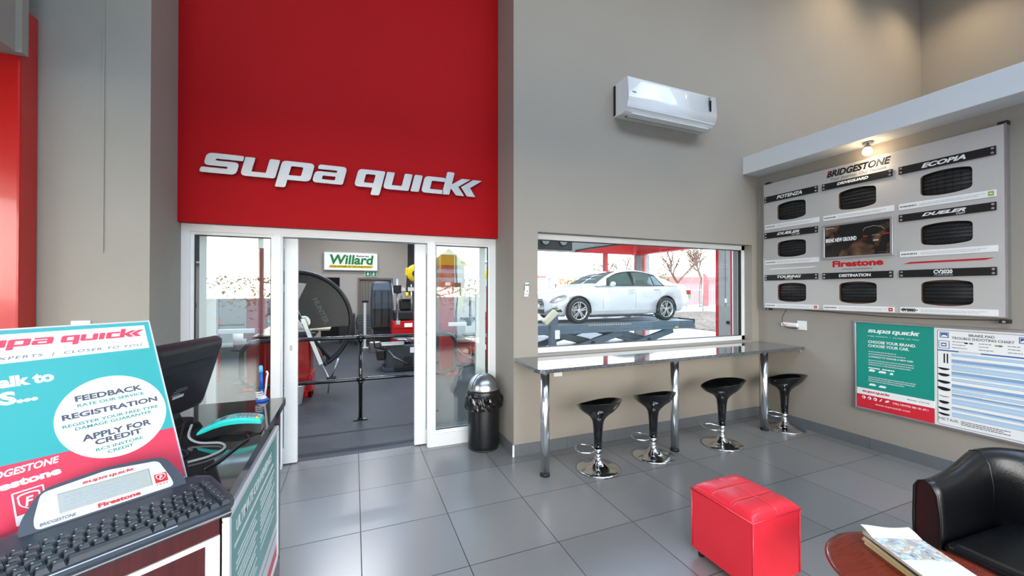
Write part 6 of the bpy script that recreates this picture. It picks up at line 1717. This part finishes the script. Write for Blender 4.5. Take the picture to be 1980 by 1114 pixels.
# ---- scissor lift
t = thing('scissor_lift', 'blue grey scissor lift with two runways carrying the white car', 'car lift', (6.6, 9.4, 0))
for (a, b_) in ((8.46, 9.06), (9.94, 10.5)):
    mb = MB().use('lift_blue').box(4.0, 9.06, a, b_, .57, ZL - .004, .008).box(4.0, 9.06, a - .02, a, .57, .63)
    rw = mb.build('runway', None, t, world=True)
    if a < 9:
        mb = MB().use('cover_tan')
        for i in range(18): mb.box(5.50 + i * .075, 5.54 + i * .075, a - .004, a, .745, .775)
        mb.use('yellow_plastic').box(8.30, 8.42, a - .026, a - .02, .60, .64); mb.build('hole_strip', None, rw).data.transform(TM[t.name].inverted())
    mb = MB().use('rubber_black').box(9.01, 9.07, a, b_, .70, ZL + .03, .01).tube([(8.55, b_ + .01, ZL + .04), (9.1, b_ + .01, ZL + .02)], .02, 6); mb.build('end_stop', None, t, world=True)
    for (x0_, x1_) in ((4.75, 6.6), (6.55, 8.35)):
        mb = MB().use('lift_blue')
        for (za, zb_, yy) in ((.06, .54, a + .08), (.54, .06, a + .28)):
            d_ = Vector((x1_ - x0_, 0, zb_ - za)); L_ = d_.length; ang_ = math.atan2(zb_ - za, x1_ - x0_)
            mb.box(0, L_, 0, .12, -.09, .09, .02, M=Matrix.Translation((x0_, yy, za)) @ Matrix.Rotation(-ang_, 4, 'Y'))
        mb.use('rubber_black').cyl((x0_ + .92, a + .03, .30), (x0_ + .92, a + .45, .30), .05, n=14)
        mb.build('scissor_arm', None, t, world=True)
    MB().use('machine_grey').box(4.6, 8.5, a + .02, b_ - .05, .006, .05, .005).build('base_frame', None, t, world=True)
t = thing('sensor_post', 'blue grey upright post with a pale tilted sensor head at the car nose', 'stand', (4.2, 8.1, 0))
MB().use('lift_blue').box(4.20, 4.35, 8.02, 8.16, .0, .84, .01).build('post', None, t, world=True)
MB().use('lift_blue').box(4.12, 4.43, 7.95, 8.25, .0, .02).build('base_plate', None, t, world=True)
MB().use('lift_blue').prism([(4.10, .82), (4.40, .82), (4.40, 1.08), (4.17, .88)], 0, .12, M=f_back(8.16)).build('bracket', None, t, world=True)
MB().use('paper_cream').box(-.20, .20, -.06, .06, -.07, .07, .02, M=Matrix.Translation((4.15, 7.98, 1.03)) @ Matrix.Rotation(R(-42), 4, 'Y')).build('sensor_head', None, t, world=True)
MB().use('sign_white').box(4.30, 4.42, 8.0, 8.02, .52, .72, .004).build('instruction_plate', None, t, world=True)

# ================================================================ OUTDOORS
mat('leaf_litter', (120, 100, 82), 0.9)
m = MATS['leaf_litter']; nt, nn, ll, b = nodes_of(m)
tc = nn.new('ShaderNodeTexCoord'); v = nn.new('ShaderNodeTexVoronoi'); v.inputs['Scale'].default_value = 7; ll.new(tc.outputs['Object'], v.inputs['Vector'])
sv = nn.new('ShaderNodeSeparateColor'); ll.new(v.outputs['Color'], sv.inputs[0]); ll.new(mixcol(nt, sv.outputs[0], lin((52, 36, 28)), lin((140, 116, 94))), b.inputs['Base Color'])
mat('bark', (104, 82, 66), 0.9, noise=0.2, nscale=9); mat('twig', (104, 78, 64), 0.9); mat('leaf_green', (96, 112, 62), 0.8, noise=0.3, nscale=5); mat('leaf_brown', (176, 118, 58), 0.8, noise=0.3, nscale=3)
mat('fence_white', (150, 154, 162), 0.5); mat('hoarding_red', (212, 98, 98), 0.6); mat('asphalt', (168, 168, 166), 0.85, noise=0.1, nscale=3); mat('banner_red', (214, 92, 92), 0.6); mat('brick_orange', (190, 120, 60), 0.7, noise=0.15, nscale=6)
struct('ground_apron', MB().box(9.75, 13.5, -3.3, 30, -.2, -.01).box(-6.7, 9.75, 17.2, 30, -.2, -.01), 'concrete_light')
o = MB().box(13.5, 26, 3, 23, -.2, .02).build('leaf_litter', 'leaf_litter'); o['kind'] = 'structure'
struct('ground_yard', MB().box(-70, 90, 30, 110, -.2, -.02).box(26, 90, -3.3, 30, -.2, -.02).box(13.5, 26, 23, 30, -.2, -.02), 'concrete_light')
struct('ground_street', MB().box(-70, 90, -90, -3.4, -.2, -.02).box(-70, -5.2, -3.4, 4.0, -.2, -.02), 'asphalt')

# palisade fence
t = thing('palisade_fence', 'white steel palisade fence beyond the leaf covered verge', 'fence', (22, 24, 0))
mb = MB().use('fence_white'); x = 9.0
while x < 36:
    mb.prism([(x, -.005), (x + .07, -.005), (x + .07, 2.05), (x + .035, 2.2), (x, 2.05)], 0, .02, M=f_back(24.0)); x += .19
mb.build('pales', None, t, world=True)
MB().use('fence_white').box(9, 36, 24.0, 24.04, .45, .51).build('rail', None, t, world=True)
MB().use('fence_white').box(9, 36, 24.0, 24.04, 1.70, 1.76).build('rail', None, t, world=True)
MB().use('exit_green').box(24.5, 24.75, 23.96, 23.99, 1.0, 1.35).build('notice_plate', None, t, world=True)
MB().use('exit_green').box(24.95, 25.2, 23.96, 23.99, 1.0, 1.35).build('notice_plate', None, t, world=True)

# trees
def tree(x, y, h, seed, label, trunk_r=.16, leaves=None):
    q = random.Random(seed); t = thing('tree', label, 'tree', (x, y, 0))
    tw = MB().use('twig'); tr = MB().use('bark'); ends = []
    def grow(p, d, L_, r_, lev):
        pts = [p]; n = 4
        for i in range(n):
            d = (d + Vector((q.uniform(-.18, .18), q.uniform(-.18, .18), q.uniform(-.05, .12)))).normalized(); p = p + d * (L_ / n); pts.append(p)
        (tr if lev < 2 else tw).tube(pts, [r_ * (1 - .45 * i / n) for i in range(n + 1)], 6 if lev < 2 else 4, cap=False)
        if lev >= 5: ends.append(p); return
        for k_ in range(3 if lev else 4):
            a = q.uniform(0, 2 * PI); sp = q.uniform(.45, .95)
            nd = (d + Vector((math.cos(a), math.sin(a), q.uniform(-.15, .35))) * sp).normalized()
            grow(pts[q.choice((2, 3, 4)) if lev else 4], nd, L_ * q.uniform(.58, .8), r_ * .58, lev + 1)
    grow(Vector((0, 0, 0)), Vector((0, 0, 1)), h * .30, trunk_r, 0)
    tr.build('trunk', None, t); tw.build('twigs', None, t)
    if leaves:
        mb = MB().use(leaves)
        for e_ in ends:
            for k_ in range(4):
                c_ = e_ + Vector((q.uniform(-.3, .3), q.uniform(-.3, .3), q.uniform(-.3, .3))); u_ = Vector((q.uniform(-1, 1), q.uniform(-1, 1), q.uniform(-1, 1))).normalized() * .10; w_ = u_.orthogonal().normalized() * .06
                mb.raw([c_ - u_, c_ + w_, c_ + u_, c_ - w_], [(0, 1, 2, 3)])
        mb.build('foliage', None, t)
tree(26.6, 26.5, 8.0, 5, 'bare winter tree just behind the white fence at the right', .17)
tree(33.0, 30.0, 9.5, 8, 'bare winter tree further right behind the fence beside the red hoarding', .2)
tree(21.5, 27.5, 6.5, 12, 'bare winter tree partly hidden by the far bay pillar', .13)
def bush(x, y, w, h, n, seed, label, m_, nm='bush'):
    q = random.Random(seed); t = thing(nm, label, nm, (x, y, 0)); mb = MB().use(m_)
    for i in range(n):
        a = q.uniform(0, 2 * PI); rr2 = q.random() ** .5; z = q.uniform(.05, 1) * h
        k_ = math.sqrt(max(0, 1 - (max(0, z / h - .45) / .6) ** 2))
        c_ = Vector((w * rr2 * math.cos(a) * k_, w * .5 * rr2 * math.sin(a) * k_, z)); u_ = Vector((q.uniform(-1, 1), q.uniform(-1, 1), q.uniform(-1, 1))).normalized() * q.uniform(.10, .2); w_ = u_.orthogonal().normalized() * q.uniform(.05, .1)
        mb.raw([c_ - u_, c_ + w_, c_ + u_, c_ - w_], [(0, 1, 2, 3)])
    mb.build('foliage', None, t)
    mb = MB().use('bark')
    for i in range(5): mb.tube([(q.uniform(-.2, .2), 0, 0), (w * q.uniform(-.5, .5), q.uniform(-.2, .2), h * .7)], .03, 5)
    mb.build('stem', None, t)
bush(24.4, 27.0, 1.7, 3.6, 900, 2, 'green bush left of the bare tree behind the white fence', 'leaf_green')
bush(19.6, 26.4, 2.2, 2.9, 800, 3, 'olive bush seen above the white car bonnet', 'leaf_green')
bush(15.2, 26.2, 1.9, 2.5, 700, 4, 'brown bush seen beyond the car bonnet left of the lamp pole', 'leaf_brown')
bush(22.0, 31.0, 2.8, 4.2, 900, 6, 'tall loose bush seen above the white car windscreen', 'leaf_green')
t = thing('hoarding', 'long red hoarding wall behind the trees and fence', 'wall', (40, 35, 0))
MB().use('hoarding_red').box(32, 62, 35.0, 35.2, 0, 3.3).build('panel', None, t, world=True)
t = thing('feather_flag', 'tall pale red feather flag standing before the white fence', 'flag', (25.05, 22.6, 0))
MB().use('metal_steel').cyl((0, 0, .02), (0, 0, 3.05), .025, n=10).build('pole', None, t)
MB().use('banner_red').prism(rpoly([(.0, .45), (.40, .45), (.42, 2.4), (.2, 2.95), (.0, 3.0)], .12, 5), -.01, .01, M=frame((0, 0, 0), (.72, -.69, 0), (0, 0, 1))).build('banner', None, t)
t = thing('pylon_sign', 'plain white pylon with red edges right of the far bay pillar', 'sign', (13.2, 14.7, 0))
MB().use('sign_white').box(-.14, .14, -.1, .1, 0, 5.0, .01).build('panel', None, t)
MB().use('hoarding_red').box(.14, .17, -.1, .1, 0, 5.0).build('edge_strip', None, t)
t = thing('street_lamp', 'tall double armed street lamp seen against the white sky', 'street lamp', (25.7, 40, 0))
mb = MB().use('metal_steel').cyl((0, 0, 0), (0, 0, 5.0), .06, .05, 12); mb.build('pole', None, t)
for sg in (-1, 1): 
    ar = MB().use('metal_steel').tube([(0, 0, 4.9), (sg * .3, 0, 5.4), (sg * 1.0, 0, 6.0)], .045, 8).build('arm', None, t)
    MB().use('grey_plastic').box(min(sg * .95, sg * 1.6), max(sg * .95, sg * 1.6), -.12, .12, 5.95, 6.08, .03).build('lamp_head', None, ar)
t = thing('carport', 'long low red and grey carport across the yard left of the bare trees', 'carport', (16, 34, 0))
MB().use('hoarding_red').box(10, 17.2, 33.9, 34.1, 2.85, 3.10).use('concrete_grey').box(17.2, 31, 33.9, 34.1, 2.85, 3.08).box(10, 31, 34.1, 38, 3.0, 3.08).build('roof', None, t, world=True)
for x in (11.5, 17.6, 21.5, 26.0): MB().use('concrete_grey').box(x, x + .3, 33.9, 34.2, -.1, 2.86).build('post', None, t, world=True)

# ---- across the street behind the viewer (seen only as reflections in the panes)
t = thing('gable_sign', 'yellow gabled brick sign across the street, reflected in the right side pane', 'sign', (6.4, -20, 0))
MB().use('brick_orange').box(-1.2, 1.2, -.1, .1, 1.9, 3.5).use('print_light').box(-1.0, 1.0, .1, .12, 2.9, 3.2).box(-1.0, 1.0, .1, .12, 2.3, 2.6).build('panel', None, t)
MB().use('yellow_plastic').prism([(-1.5, 3.5), (1.5, 3.5), (0, 4.7)], -.15, .15, M=frame((0, 0, 0), (1, 0, 0), (0, 0, 1))).build('gable', None, t)
for x in (-1.0, .9): MB().use('yellow_plastic').box(x, x + .15, -.1, .1, -.1, 1.9).build('post', None, t)
bush(2, -28, 30, 2.7, 2600, 30, 'long brown hedge across the street, reflected in the left side pane', 'leaf_brown', 'hedge')

# ---- looks of parts that differ from the rest of their thing
LOOK = {('bar stool', 'base'): 'chrome trumpet base', ('bar stool', 'footrest'): 'chrome loop footrest', ('bar stool', 'gas_lift'): 'chrome gas lift', ('bar stool', 'seat'): 'glossy black moulded seat',
        ('bin', 'dome_lid'): 'silver dome lid', ('bin', 'bin_liner'): 'crumpled black bin bag', ('counter', 'panel_trim'): 'white metal edge trim', ('counter', 'counter_body'): 'wine red wood panel front',
        ('card machine', 'upper_case'): 'turquoise upper shell', ('card machine', 'lower_case'): 'black lower shell', ('pen', 'pen_body'): 'blue pen', ('keyboard', 'keys'): 'dark grey keys',
        ('car', 'side_window'): 'greenish dark glass', ('car', 'window_trim'): 'black window surround', ('machine', 'wheel_guard'): 'black curved wheel guard', ('display board', 'name_strip'): 'black name strip', ('display board', 'tyre_tread'): 'black tyre tread sample'}
for o in list(bpy.data.objects):
    if o.parent is not None and o.parent.get('category'):
        k_ = (o.parent['category'], o.name.split('.')[0])
        if k_ in LOOK: o['label'] = LOOK[k_]
